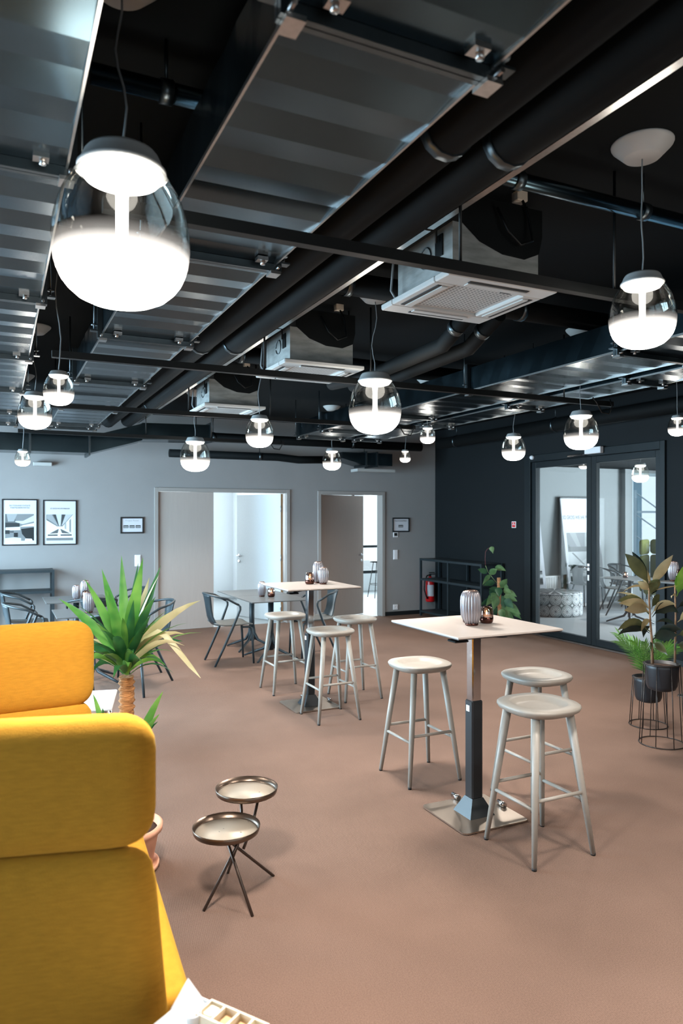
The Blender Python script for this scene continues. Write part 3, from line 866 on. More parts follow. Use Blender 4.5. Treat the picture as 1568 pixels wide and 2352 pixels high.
# ------------------------------------------------------------------ pendant lamps
EGG = [(.31, 1.0), (.355, .94), (.40, .865), (.437, .79), (.465, .71), (.486, .62), (.497, .54), (.50, .48)]
FROST = [(.50, .48), (.499, .43), (.493, .37), (.482, .31), (.466, .26)]
BOWL = [(.466, .26), (.435, .19), (.39, .13), (.325, .072), (.24, .032), (.15, .010), (.07, .002), (.0, .0)]
PEND = {}
def pendant(D, loc_xy, zb, label, group='egg shaped pendant lamps', zc=ZC):
    x, y = loc_xy
    zk = zb + D * 1.0
    t = thing('pendant_lamp', label, 'pendant lamp', (x, y, zb), 0, group)
    key = round(D, 3)
    if key not in PEND:
        d = {}
        d['glass'] = MB().lathe([(r * D, z * D) for r, z in EGG][::-1], 40); 
        d['glass'].f = [f for f in d['glass'].f if len(f) == 4]; d['glass'].sm = [True] * len(d['glass'].f)
        m = MB().lathe([(r * D, z * D) for r, z in FROST][::-1], 40); m.f = [f for f in m.f if len(f) == 4]; m.sm = [True] * len(m.f); d['frosted_band'] = m
        m = MB().lathe([(max(r, .0001) * D, z * D) for r, z in BOWL][::-1], 40); m.f = [f for f in m.f if len(f) == 4]; m.sm = [True] * len(m.f); d['opal_bowl'] = m
        d['cap'] = MB().lathe([(.315 * D, .995 * D), (.325 * D, 1.0 * D), (.325 * D, 1.02 * D), (.31 * D, 1.03 * D), (.27 * D, 1.12 * D), (.25 * D, 1.145 * D), (.09 * D, 1.155 * D), (.085 * D, 1.18 * D), (.0, 1.185 * D)], 36)
        d['diffuser_disc'] = MB().lathe([(.0, .925 * D), (.20 * D, .925 * D), (.27 * D, .945 * D), (.30 * D, .985 * D), (.0, .99 * D)], 36)
        d['glass_stem'] = MB().lathe([(.16 * D, .22 * D), (.085 * D, .33 * D), (.052 * D, .42 * D), (.045 * D, .55 * D), (.045 * D, .80 * D), (.055 * D, .93 * D)], 20)
        ms = dict(glass=M_GLASS, frosted_band=M_FROST, opal_bowl=M_BOWL, cap=M_LAMPGREY, diffuser_disc=M_DISC, glass_stem=M_DISC)
        PEND[key] = {k: v.mesh(k, ms[k]) for k, v in d.items()}
    for k, me in PEND[key].items():
        o = bpy.data.objects.new(k, me); COL.objects.link(o); o.parent = t
    h = zc - zb
    ld = bpy.data.lights.new('lamp_light', 'AREA'); ld.shape = 'DISK'; ld.size = D * .8
    ld.energy = {.36: 38, .375: 58, .275: 22, .26: 22, .262: 22}.get(D, 10); ld.color = LAMP_COL[:3]; ld.spread = R(140)
    lo = bpy.data.objects.new('lamp_light', ld); COL.objects.link(lo); lo.parent = t; lo.location = (0, 0, -.012)
    pts = []
    z0 = 1.18 * D
    for i in range(9):
        u = i / 8
        w = math.sin(u * math.pi) * .018
        pts.append((w * math.sin(u * 7 + x), w * math.cos(u * 5 + y), z0 + (h - .05 - z0) * u))
    MB().tube(pts, .0032, 6).build('cord', M_CORD, t)
    MB().lathe([(.0, h - .062), (.07, h - .06), (.075, h - .055), (.118, h - .012), (.122, h - .004), (.122, h)], 32).build('canopy', M_ACWHITE, t)
    return t
for D, xy, zb, lab in (
    (.375, (.318, 2.098), 2.312, 'large glowing egg pendant hanging over the yellow sofa'),
    (.262, (2.39, 2.145), 2.412, 'glowing egg pendant nearest the right edge of the picture'),
    (.36, (2.334, 4.36), 2.285, 'glowing egg pendant between the two bar tables, in the middle of the picture'),
    (.36, (2.182, 8.709), 2.271, 'glowing egg pendant before the wide open double door'),
    (.26, (2.213, 6.412), 2.366, 'glowing egg pendant hanging over the far bar table'),
    (.26, (4.186, 9.082), 2.365, 'glowing egg pendant before the ajar single door'),
    (.16, (5.406, 9.165), 2.518, 'tiny glowing egg pendant near the corner of the charcoal wall'),
    (.17, (4.305, 6.81), 2.53, 'small glowing egg pendant hanging just below the right hand ducts'),
    (.26, (5.163, 6.401), 2.342, 'glowing egg pendant in front of the bare charcoal wall'),
    (.275, (4.305, 4.484), 2.267, 'glowing egg pendant in front of the glass double door'),
    (.16, (5.48, 4.53), 2.44, 'small glowing egg pendant above the bar table at the right edge'),
    (.16, (.303, 4.176), 2.321, 'upper one of two overlapping egg pendants by the left duct'),
    (.26, (.278, 6.294), 2.422, 'lower one of two overlapping egg pendants by the left duct'),
    (.16, (.254, 8.521), 2.265, 'small glowing egg pendant above the two framed posters'),
    (.26, (9.081, 8.188), 2.258, 'egg pendant hanging in the lobby behind the glass door'),
    (.36, (2.9, -.5), 2.30, 'added egg pendant beside the camera, out of view, lighting the near floor'),  # added lamp, unseen, brightens the floor near the camera
    (.36, (3.15, 1.0), 2.30, 'added egg pendant right of the near stools, out of view, lighting the floor'),  # second added lamp, unseen, for the foreground floor
):
    pendant(D, xy, zb, lab, zc=2.70 if xy[0] > 7.2 else ZC)

# ------------------------------------------------------------------ bar tables and stools
def bar_table(loc, label):
    t = thing('bar_table', label, 'bar table', loc, 0, 'square bar tables')
    MB().bbox(-.35, .35, -.35, .35, 1.088, 1.099, .002).build('table_top', M_TABLETOP, t)
    MB().box(-.344, .344, -.344, .344, 1.083, 1.088).build('core_layer', M_TABLEEDGE, t)
    MB().bbox(-.031, .031, -.031, .031, .64, 1.075, .006).build('upper_column', M_CHROME, t)
    MB().bbox(-.2, .2, -.025, .025, 1.070, 1.083, .002).build('top_bracket', M_BLACKCOL, t)
    lc = MB(); lc.bbox(-.038, .038, -.038, .038, .10, .665, .008); lo = lc.build('lower_column', M_BLACKCOL, t)
    MB().box(-.041, -.0385, -.012, .018, .60, .635).build('sticker', M_WHITE, lo)
    f = MB()
    a, b = .038, .085
    f.add([(-b, -b, .012), (b, -b, .012), (b, b, .012), (-b, b, .012), (-a, -a, .105), (a, -a, .105), (a, a, .105), (-a, a, .105)],
          [(4, 5, 6, 7), (0, 1, 5, 4), (1, 2, 6, 5), (2, 3, 7, 6), (3, 0, 4, 7)])
    f.build('foot_cone', M_BLACKCOL, t)
    p = MB()
    q = .22; r = .03; poly = []
    for cx, cy, a0 in ((q - r, q - r, 0), (-q + r, q - r, 90), (-q + r, -q + r, 180), (q - r, -q + r, 270)):
        for k in range(5):
            an = R(a0 + k * 22.5); poly.append((cx + r * math.cos(an), cy + r * math.sin(an)))
    p.prism(poly, 'z', .004, .012)
    p.build('base_plate', M_BASE, t)
    for x, y in ((.20, .0), (.02, .21)):
        MB().tube([(x, y - .03, .027), (x, y + .035, .027)], .015, 12).build('roller', M_CHROME, t)
    l = MB(); l.tube([(-.10, -.10, 1.068), (-.18, -.15, 1.062), (-.24, -.19, 1.056)], [.008, .012, .006], 8)
    l.bbox(-.29, -.20, -.235, -.155, 1.046, 1.058, .005)
    l.build('height_lever', M_BLACKSTEEL, t)
    for x in (.12, -.2): MB().tube([(x, .1, 1.05), (x, .1, 1.07)], .008, 8).build('bolt', M_CHROME, t)
    return t
bt = bar_table((2.49, 3.442, 0), 'square bar table nearest the camera with one ribbed vase pair and a candle')
copy_thing(bt, (2.58, 6.08, 0), 0, 'square bar table in the middle distance surrounded by three stools')
rt = copy_thing(bt, (6.10, 4.66, 0), 0, 'square bar table at the right edge behind the rubber plant')
for ch in rt.children:
    if ch.name.startswith('table_top'):
        ch.data = ch.data.copy(); ch.data.materials[0] = M_TABLETOPDARK  # darker top on this copy stands in for a dark reflection

def bar_stool(loc, label):
    t = thing('bar_stool', label, 'bar stool', loc, 0, 'grey wooden bar stools')
    prof = [(.0001, .705), (.12, .705), (.165, .712), (.188, .727), (.196, .742), (.195, .750), (.188, .756), (.140, .757), (.134, .7555), (.128, .751), (.112, .738), (.104, .7335), (.09, .7325), (.0001, .732)]
    s = MB().lathe(prof, 40, se=2.7)
    s.build('seat', M_STOOL, t)
    top = {}; bot = {}
    for sx in (-1, 1):
        for sy in (-1, 1):
            a = Vector((sx * .110, sy * .110, .712)); b = Vector((sx * .190, sy * .190, .008))
            top[(sx, sy)] = a; bot[(sx, sy)] = b
            lg = MB().tube([a, a.lerp(b, .5), b], [.0205, .018, .0125], 14).build('leg', M_STOOL, t)
            MB().tube([b + Vector((0, 0, .006)), b - Vector((0, 0, .008))], [.0127, .0115], 12).build('foot_cap', M_RUBBER, lg)
    def at(k, z):
        a, b = top[k], bot[k]; u = (a.z - z) / (a.z - b.z); return a.lerp(b, u)
    for s_ in (-1, 1):
        MB().tube([at((-1, s_), .315), at((1, s_), .315)], .0095, 10).build('stretcher', M_STOOL, t)
        MB().tube([at((s_, -1), .275), at((s_, 1), .275)], .0095, 10).build('stretcher', M_STOOL, t)
    return t
st = bar_stool((2.546, 2.955, 0), 'grey bar stool in the foreground in front of the near table')
for loc, lab in (((3.0, 3.50, 0), 'grey bar stool right of the near table, behind the foreground stool'),
                 ((2.542, 4.12, 0), 'grey bar stool left of the near table column, behind that table'),
                 ((2.59, 6.73, 0), 'grey bar stool behind the far bar table, beside the black armchair'),
                 ((2.588, 5.648, 0), 'grey bar stool in front of the far bar table'),
                 ((3.10, 6.20, 0), 'grey bar stool right of the far bar table')):
    copy_thing(st, loc, 0, lab)

# ------------------------------------------------------------------ dining tables and armchairs
def dining_table(loc, label, mtop=M_TABLETOPDARK):
    t = thing('dining_table', label, 'table', loc, 0, 'dark square dining tables')
    MB().bbox(-.36, .36, -.36, .36, .718, .73, .002).build('table_top', mtop, t)
    MB().tube([(0, 0, .10), (0, 0, .718)], .034, 16).build('column', M_CHAIR, t)
    for k in range(4):
        a = R(45 + 90 * k); c, s = math.cos(a), math.sin(a)
        MB().tube([(c * .02, s * .02, .30), (c * .035, s * .035, .20), (c * .09, s * .09, .115), (c * .25, s * .25, .055), (c * .36, s * .36, .012)], [.020, .021, .018, .015, .011], 10).build('foot', M_CHAIR, t)
    return t
dt = dining_table((3.02, 8.33, 0), 'dark square dining table before the open double door, nearer one')
copy_thing(dt, (3.02, 9.06, 0), 0, 'dark square dining table before the open double door, farther one')
copy_thing(dt, (.89, 7.92, 0), 0, 'dark square table behind the yucca leaves, holding one big ribbed vase')
copy_thing(dt, (.87, 9.28, 0), 0, 'dark square table below the posters, holding two vases and a candle')
copy_thing(dt, (9.25, 8.55, 0), 0, 'dark square table in the lobby behind the glass door')

def armchair(loc, rz, label):
    """faces local +x"""
    t = thing('armchair', label, 'chair', loc, rz, 'dark plastic armchairs')
    # seat: curved plate
    vs = []; fs = []
    xs = [(-.215, .470, .19), (-.17, .452, .205), (-.10, .445, .215), (0, .443, .22), (.11, .448, .222), (.19, .452, .215), (.225, .440, .195)]
    ny = 6
    for (x, z, hw) in xs:
        for j in range(ny + 1):
            v = -1 + 2 * j / ny
            vs.append((x, v * hw, z + .012 * v * v))
    for i in range(len(xs) - 1):
        for j in range(ny):
            fs.append((i * (ny + 1) + j, (i + 1) * (ny + 1) + j, (i + 1) * (ny + 1) + j + 1, i * (ny + 1) + j + 1))
    s = MB().add(vs, fs, True).build('seat', M_CHAIRSEAT, t)
    md = s.modifiers.new('thick', 'SOLIDIFY'); md.thickness = .016; md.offset = 1
    vs = []; fs = []
    bs = [(-.205, .462, .16), (-.235, .50, .13), (-.258, .56, .115), (-.272, .64, .112), (-.283, .72, .125), (-.295, .79, .145), (-.305, .822, .15)]
    for (x, z, hw) in bs:
        for j in range(ny + 1):
            v = -1 + 2 * j / ny
            vs.append((x + .03 * v * v, v * hw, z))
    for i in range(len(bs) - 1):
        for j in range(ny):
            fs.append((i * (ny + 1) + j, (i + 1) * (ny + 1) + j, (i + 1) * (ny + 1) + j + 1, i * (ny + 1) + j + 1))
    b = MB().add(vs, fs, True).build('backrest', M_CHAIR, t)
    md = b.modifiers.new('thick', 'SOLIDIFY'); md.thickness = .014; md.offset = 0
    ring = []
    for k in range(13):
        a = R(90 + 180 * k / 12)
        ring.append((-.10 + .205 * math.cos(a), .262 * math.sin(a), .775 + .05 * max(0, -math.cos(a))))
    pts = [(.035, .258, .700), (-.03, .262, .735)] + ring + [(-.03, -.262, .735), (.035, -.258, .700)]
    MB().tube(pts, .0125, 10).build('armrest', M_CHAIR, t)
    for sy in (-1, 1):
        MB().tube([(.035, sy * .258, .700), (.055, sy * .257, .675), (.055, sy * .256, .645), (-.02, sy * .243, .46), (-.13, sy * .235, .22), (-.235, sy * .225, 0)], [.0125, .013, .0135, .0155, .0145, .012], 10).build('leg', M_CHAIR, t)
        MB().tube([(.10, sy * .19, .432), (.19, sy * .192, .432), (.212, sy * .194, .41), (.222, sy * .198, .30), (.236, sy * .204, 0)], [.012, .014, .0155, .015, .011], 10).build('leg', M_CHAIR, t)
    return t
ac = armchair((2.49, 8.31, 0), 0, 'dark armchair left of the dining table, facing right, beside the open double door')
for loc, rz, lab in (((3.56, 8.28, 0), 180, 'dark armchair right of the dining table, half hidden by the bar table column'),
                     ((1.42, 7.82, 0), 183, 'dark armchair right behind the yucca, its legs showing below the leaves'),
                     ((1.42, 9.36, 0), 178, 'dark armchair before the wall switch, hidden by the tallest yucca leaf'),
                     ((.34, 9.40, 0), 0, 'dark armchair farther left, standing before the left steel shelf'),
                     ((.36, 8.22, 0), 5, 'dark armchair rising just behind the yellow sofa at the left'),
                     ((.97, 8.60, 0), 90, 'dark armchair between the two left tables, seen from behind'),
                     ((1.02, 7.22, 0), 95, 'dark armchair directly behind the yucca trunk'),
                     ((9.88, 9.45, 0), -30, 'dark armchair in the lobby whose back is turned to the glass door'),
                     ((10.62, 9.92, 0), -80, 'dark armchair at the far side of the lobby table'),
                     ((9.93, 10.22, 0), 10, 'dark armchair in the lobby standing right of the round pouf')):
    copy_thing(ac, loc, R(rz), lab)

# ------------------------------------------------------------------ vases and candle holders
VB = {}
def vase(loc, h, w, label):
    t = thing('ribbed_vase', label, 'vase', loc, random.Random(label).random() * 3, 'ribbed ceramic vases')
    k = (h, w)
    if k not in VB:
        r = w / 2
        body = MB().lathe([(.72 * r, .012), (.84 * r, .03 * h / .2), (.95 * r, .25 * h), (1.0 * r, .45 * h), (1.0 * r, .65 * h), (.96 * r, .80 * h), (.82 * r, .92 * h), (.62 * r, .985 * h)], 108, rib=18, depth=.17)
        rim = MB().lathe([(.60 * r, .975 * h), (.62 * r, .99 * h), (.56 * r, 1.0 * h), (.40 * r, .985 * h), (.28 * r, .93 * h)], 36)
        base = MB().lathe([(.66 * r, 0), (.70 * r, .004), (.70 * r, .014)], 32)
        VB[k] = (body.mesh('body', M_VASE), rim.mesh('rim', M_VASET), base.mesh('base_ring', M_COPPER))
    for n, me in zip(('body', 'rim', 'base_ring'), VB[k]):
        o = bpy.data.objects.new(n, me); COL.objects.link(o); o.parent = t
    return t
CB = {}
def candle(loc, s, label):
    t = thing('candle_holder', label, 'candle holder', loc, 0, 'copper glass candle holders')
    if s not in CB:
        cup = MB().lathe([(.030 * s, 0), (.037 * s, .008 * s), (.0395 * s, .02 * s), (.0395 * s, .036 * s), (.037 * s, .037 * s)], 32)
        gl = MB().lathe([(.0395 * s, .036 * s), (.040 * s, .06 * s), (.038 * s, .078 * s), (.031 * s, .092 * s), (.022 * s, .097 * s)], 36, rib=12, depth=.05)
        gl.f = [f for f in gl.f if len(f) == 4]; gl.sm = [True] * len(gl.f)
        wx = MB().lathe([(.018 * s, .036 * s), (.018 * s, .046 * s)], 16)
        fl = MB().lathe([(.0001, .047 * s), (.0045 * s, .053 * s), (.0055 * s, .060 * s), (.003 * s, .070 * s), (.0001, .078 * s)], 10)
        CB[s] = [(n, m.mesh(n, mm)) for n, m, mm in (('cup', cup, M_COPPER), ('glass_shade', gl, M_MERC), ('wax', wx, M_WAX), ('flame', fl, M_FLAME))]
    for n, me in CB[s]:
        o = bpy.data.objects.new(n, me); COL.objects.link(o); o.parent = t
    return t
ZT = 1.0995; ZD = .7305
vase((2.455, 3.415, ZT), .200, .108, 'tall ribbed silver vase on the near bar table, in front')
vase((2.512, 3.520, ZT), .185, .104, 'ribbed silver vase half hidden behind the front vase on the near bar table')
candle((2.583, 3.447, ZT), 1.0, 'copper candle holder glowing beside the vases on the near bar table')
vase((2.72, 6.21, ZT), .20, .10, 'tallest ribbed vase at the back of the far bar table')
vase((2.715, 6.08, ZT), .155, .095, 'shorter ribbed vase on the right of the far bar table group')
candle((2.605, 6.14, ZT), 1.12, 'copper candle holder on the left of the far bar table group')
vase((2.975, 8.53, ZD), .185, .10, 'ribbed vase on the dining table before the open double door')
candle((3.065, 8.44, ZD), 1.15, 'copper candle holder on the dining table before the open double door')
vase((.86, 9.15, ZD), .175, .095, 'shorter ribbed vase on the table below the posters')
vase((.98, 9.32, ZD), .215, .115, 'taller ribbed vase on the table below the posters')
candle((.96, 9.12, ZD), 1.1, 'copper candle holder on the table below the posters')
vase((.86, 7.86, ZD), .21, .115, 'big ribbed vase on the table right behind the yucca')
vase((5.90, 4.92, ZT), .19, .10, 'ribbed vase on the bar table at the right edge, behind a rubber leaf')
candle((5.86, 4.80, ZT), 1.25, 'copper candle holder glowing on the bar table at the right edge')
candle((9.2, 8.6, ZD), 1.0, 'candle holder on the lobby table')

# ------------------------------------------------------------------ double tray table
t = thing('tray_table', 'bronze side table with two round trays on crossed rod legs', 'side table', (1.0, 3.18, 0))
def tray(cx, cy, z, r):
    d = MB().lathe([(.0001, 0), (r - .008, 0), (r - .008, .003), (.0001, .003)], 48, M=TR(cx, cy, z)); o = d.build('tray', M_TRAYTOP, t)
    rm = MB()
    rm.lathe([(r - .009, 0), (r - .002, .002), (r, .006), (r + .004, .028), (r + .002, .029), (r - .003, .007), (r - .0085, .0035)], 56, M=TR(cx, cy, z))
    rm.f = [f for f in rm.f if len(f) == 4]; rm.sm = [True] * len(rm.f)
    rm.build('tray_rim', M_TRAYRIM, o)
tray(-.065, -.015, .300, .148)
tray(.092, .174, .385, .146)
for rod in (((-.186, -.077, 0), (.06, .04, .300)), ((-.006, -.208, 0), (-.07, .02, .300)), ((.197, .084, 0), (-.10, -.01, .300)), ((.008, .207, 0), (-.01, -.06, .300)),
             ((.0, .03, .20), (.045, .10, .272), (.055, .15, .385)), ((.02, .0, .20), (.085, .065, .272), (.15, .15, .385))):
    MB().tube(list(rod), .0068, 10).build('rod_leg', M_TRAYLEG, t)

# ------------------------------------------------------------------ yellow high-back sofa
sofa = thing('highback_sofa', 'mustard yellow high-back sofa with tall cushioned side panels', 'sofa', (0, 2.5, 0))
def cushion(name, x0, x1, z0, z1, th, loc, rz, r=.09, slant=0.0, mt=M_YELLOW):
    """upright padded panel in the local x-z plane with rounded corners and a puffed face"""
    nx, nz = 22, 14
    hw, hh = (x1 - x0) / 2, (z1 - z0) / 2
    cx, cz = (x0 + x1) / 2, (z0 + z1) / 2
    def rr(u, v):
        # square -> rounded rectangle
        x = u * hw; z = v * hh
        dx = abs(x) - (hw - r); dz = abs(z) - (hh - r)
        if dx > 0 and dz > 0:
            m = max(dx, dz); l = math.hypot(dx, dz)
            k = m / l
            x = math.copysign(hw - r + dx * k, x); z = math.copysign(hh - r + dz * k, z)
        return x, z
    vs = []; fs = []
    us = [math.sin(math.pi / 2 * (-1 + 2 * i / nx)) for i in range(nx + 1)]
    ws = [math.sin(math.pi / 2 * (-1 + 2 * i / nz)) for i in range(nz + 1)]
    for side in (-1, 1):
        for v in ws:
            for u in us:
                x, z = rr(u, v)
                ex = min(hw - abs(u * hw), hh - abs(v * hh)) / .075
                y = side * th / 2 * (0.18 + .82 * math.sqrt(max(0, 1 - (1 - min(1, ex)) ** 2)))
                xx = cx + x + slant * max(0, x / hw) * (cz + hh - (cz + z))
                vs.append((xx, y, cz + z))
    n = (nx + 1) * (nz + 1)
    for j in range(nz):
        for i in range(nx):
            a = j * (nx + 1) + i
            fs.append((a, a + 1, a + nx + 2, a + nx + 1))
            fs.append((n + a, n + a + nx + 1, n + a + nx + 2, n + a + 1))
    rim = [i for i in range(nx + 1)] + [(j + 1) * (nx + 1) - 1 for j in range(1, nz + 1)] + [nz * (nx + 1) + i for i in range(nx - 1, -1, -1)] + [j * (nx + 1) for j in range(nz - 1, 0, -1)]
    for k in range(len(rim)):
        a, b = rim[k], rim[(k + 1) % len(rim)]
        fs.append((a, n + a, n + b, b))
    o = MB().add(vs, fs, True).build(name, mt, sofa, loc)
    o.rotation_euler = (0, 0, rz)
    fix_normals(o)
    return o
# near side panel: upper and lower pads, hinged with a slight splay
cushion('side_panel', -.86, 0, .925, 1.245, .085, (.350, -.715, 0), R(-14.5), .085)
cushion('side_panel', -.86, 0, .14, .922, .085, (.343, -.715, 0), R(-14.5), .07, slant=.085)
# far side panel
cushion('side_panel', -.80, 0, .925, 1.285, .085, (.372, .725, 0), R(4), .085)
cushion('side_panel', -.80, 0, .14, .945, .085, (.366, .725, 0), R(4), .07)
# back panels on the window side
for z0, z1 in ((.93, 1.27), (.16, .92)):
    cushion('back_panel', -.70, .70, z0, z1, .085, (-.52, .05, 0), R(90), .085)
def pad(name, x0, x1, y0, y1, z0, z1, m=M_YELLOW, b=.03):
    o = MB().bbox(x0, x1, y0, y1, z0, z1, b).build(name, m, sofa)
    rnd_mod(o, b * .5, 3)
    for p in o.data.polygons: p.use_smooth = True
    return o
o = MB().prism([(-.44, -.55), (.482, -.55), (.548, .60), (-.44, .60)], 'z', .30, .43).build('seat_cushion', M_YELLOW, sofa); rnd_mod(o, .03, 4)
for p in o.data.polygons: p.use_smooth = True
pad('seat_base', -.44, .46, -.55, .60, .16, .295, b=.02)
for x in (-.38, .40):
    for y in (-.48, .53): MB().tube([(x, y, 0), (x, y, .16)], .016, 10).build('leg', M_CHROME, sofa)

# white tray table in the corner beside the sofa
u = Vector((.565, -.825, 0)); v = Vector((-.84, -.545, 0)); K = Vector((.406, 1.688, 0))
ang = math.atan2(u.y, u.x)
t = thing('tray_side_table', 'white tray table with raised corner lip, bottom left beside the sofa', 'side table', tuple(K), ang)
# local x along u, local y: v = -y direction side
sgn = -1
MB().bbox(0, .44, -.36, 0, .585, .598, .003).build('tray_board', M_WHITE, t)
l = MB(); A_ = Vector((.055, -.002, .599)); B_ = Vector((.002, -.060, .599)); C_ = Vector((.004, -.004, .640)); n_ = (B_ - A_).cross(C_ - A_).normalized() * .003
l.add([A_, B_, C_, A_ + n_, B_ + n_, C_ + n_], [(0, 1, 2), (5, 4, 3), (0, 3, 4, 1), (1, 4, 5, 2), (2, 5, 3, 0)])
l.build('corner_lip', M_WHITE, t)
MB().box(.0, .44, -.004, 0, .598, .606).build('edge_rim', M_WHITE, t)
MB().tube([(.22, -.20, .02), (.22, -.20, .585)], .02, 14).build('post', M_WHITE, t)
MB().lathe([(.16, 0), (.16, .012), (.03, .022)], 32, M=TR(.22, -.20, 0)).build('base', M_WHITE, t)
def on_tray(a, b, z=.5985): return tuple(K + u * a + v * b + Vector((0, 0, z)))
o = MB().lathe([(.012, 0), (.015, .006), (.018, .03), (.0165, .031), (.014, .008), (.0001, .006)], 24).build('espresso_cup', M_WHITE, loc=on_tray(.085, .075)); tag(o, 'small white cup closest to the raised tray corner', 'cup')
o = MB().lathe([(.013, 0), (.016, .006), (.020, .032), (.0185, .033), (.015, .008), (.0001, .006)], 24).build('espresso_cup', M_WHITE, loc=on_tray(.14, .155)); tag(o, 'small white cup at the bottom edge of the picture on the white tray', 'cup')
t = thing('sachet_organiser', 'cream organiser with square compartments on the white tray', 'organiser', on_tray(.15, .045), ang)
m = MB(); m.bbox(-.06, .10, -.030, .025, 0, .006, .002); m.box(-.06, .10, -.030, -.026, .006, .03); m.box(-.06, .10, .021, .025, .006, .03)
for x in (-.06, -.02, .02, .06, .096): m.box(x, x + .004, -.026, .021, .006, .03)
m.build('box', M_CREAM, t)
for k, x in enumerate((-.038, .002, .042)): MB().bbox(x - .012, x + .012, -.018, .014, .007, .018 if k else .028, .002).build('sachet', M_CARAMEL if k else M_CREAM, t)
o = MB().bbox(-.025, .025, -.02, .02, 0, .012, .003).build('sugar_packet', M_CARAMEL, loc=on_tray(.115, .115)); o.rotation_euler = (0, 0, .5); tag(o, 'caramel coloured packet lying between the cups on the white tray', 'packet')

# low white table behind the sofa
t = thing('low_table', 'low white table partly hidden between the sofa and the yucca', 'side table', (.48, 5.50, 0), R(-12))
o = MB().bbox(-.30, .30, -.28, .28, .385, .405, .006).build('table_top', M_WHITE, t)
for x in (-.25, .25):
    for y in (-.23, .23): MB().tube([(x, y, 0), (x, y, .385)], .014, 10).build('leg', M_CHROME, t)

# ------------------------------------------------------------------ plants
RV = Vector((math.cos(YAW), -math.sin(YAW), 0))     # picture-right direction on the floor
FV = Vector((math.sin(YAW), math.cos(YAW), 0))      # away from the viewer
UP = Vector((0, 0, 1))
def bend(p0, p1, sag, n=7, bulge=Vector((0, 0, 0))):
    pts = []
    for i in range(n):
        s = i / (n - 1)
        p = p0.lerp(p1, s) + UP * (sag * 4 * s * (1 - s)) + bulge * (4 * s * (1 - s))
        pts.append(p)
    return pts
rng = random.Random(7)
yu = thing('yucca', 'potted yucca with a rough trunk and a tuft of sword leaves beside the sofa', 'potted plant', (.565, 3.635, 0))
MB().lathe([(.0001, 0), (.145, 0), (.160, .012), (.163, .03), (.155, .032), (.15, .018), (.0001, .016)], 40).build('saucer', M_TERRA, yu)
pot = MB().lathe([(.0001, .018), (.125, .018), (.132, .03), (.160, .18), (.163, .185), (.178, .19), (.180, .215), (.170, .222), (.158, .215), (.155, .19), (.0001, .185)], 44).build('pot', M_TERRA, yu)
MB().lathe([(.154, .190), (.10, .196), (.0001, .198)], 32).build('soil', M_SOIL, yu)
tr = MB(); pts = []; rs = []
for i in range(52):
    s = i / 51
    pts.append((.005 + .005 * math.sin(s * 9), .005 * math.cos(s * 7), .19 + .75 * s)); rs.append(.032 + .003 * math.sin(i * 2.2) + .0075 * (i % 2))
tr.tube(pts, rs, 14).build('trunk', M_TRUNK, yu)
TT = Vector((.005, 0, .93))
def px(dx, dy, dep=0.0):
    """offset from the trunk top: dx picture-right, dy down, in photograph-pixel sized units of 2.11 mm"""
    return TT + RV * dx * .00211 - UP * dy * .00211 + FV * dep
SPEC = [  # tip dx, dy, depth, base dy, half width, sag, material
    (-25, -282, .10, -55, .017, .0, M_YUC), (-48, -255, -.05, -45, .018, .01, M_YUC), (-75, -235, -.12, -40, .018, .02, M_YUC),
    (52, -282, -.10, -60, .020, .0, M_YUC), (68, -258, .10, -55, .015, .0, M_YUCD), (26, -225, .22, -50, .017, .0, M_YUCP),
    (-10, -215, -.20, -50, .019, .0, M_YUC), (38, -190, -.15, -60, .015, .0, M_YUCD), (-145, -187, -.05, -40, .017, .03, M_YUC),
    (80, -195, -.10, -55, .014, .015, M_YUCD), (82, -160, -.2, -40, .013, .01, M_YUCD), (170, -180, .02, -50, .016, .04, M_YUCP),
    (100, -150, .15, -45, .014, .03, M_YUC), (-120, -130, .10, -30, .015, .05, M_YUCP), (-100, -80, -.15, -30, .016, .05, M_YUCD),
    (-130, -125, .25, -35, .014, .02, M_YUC), (-85, -40, -.1, -20, .016, .06, M_YUC), (-80, -15, .0, -12, .015, .06, M_YUCD),
    (92, -30, .0, -20, .015, .05, M_YUC), (70, -60, -.25, -25, .016, .04, M_YUCD), (-60, -95, -.28, -30, .017, .05, M_YUCD),
    (15, -120, -.30, -30, .018, .04, M_YUCD), (-35, -150, -.25, -40, .017, .02, M_YUC), (60, -130, .30, -30, .016, .03, M_YUCD),
    (-20, -180, .30, -40, .015, .0, M_YUCD), (130, -100, .05, -40, .012, .05, M_YUCP), (145, -85, -.1, -30, .010, .06, M_YUCP),
    (-40, -240, .2, -40, .015, .0, M_YUCD), (5, -260, .25, -40, .014, .0, M_YUCD), (45, -80, -.22, -20, .015, .04, M_YUC),
    (-25, -70, -.2, -15, .014, .04, M_YUC), (30, -45, -.18, -10, .015, .04, M_YUC), (-60, -60, .2, -15, .014, .05, M_YUCD), (110, -70, .2, -25, .012, .05, M_YUCD)]
for dx, dy, dep, b, hw, sag, mm in SPEC:
    p0 = TT + UP * (-b * .00211) + RV * (dx * .00012) + FV * dep * .08
    p1 = px(dx, dy, dep)
    pts = bend(p0, p1, sag)
    ws = [hw * 1.5 * k for k in (.55, .85, 1.0, .92, .70, .38, .02)]
    side = (p1 - p0).cross(FV + UP * .2 + RV * rng.uniform(-.5, .5))
    MB().ribbon(pts, ws, side, .3).build('leaf', mm, yu)
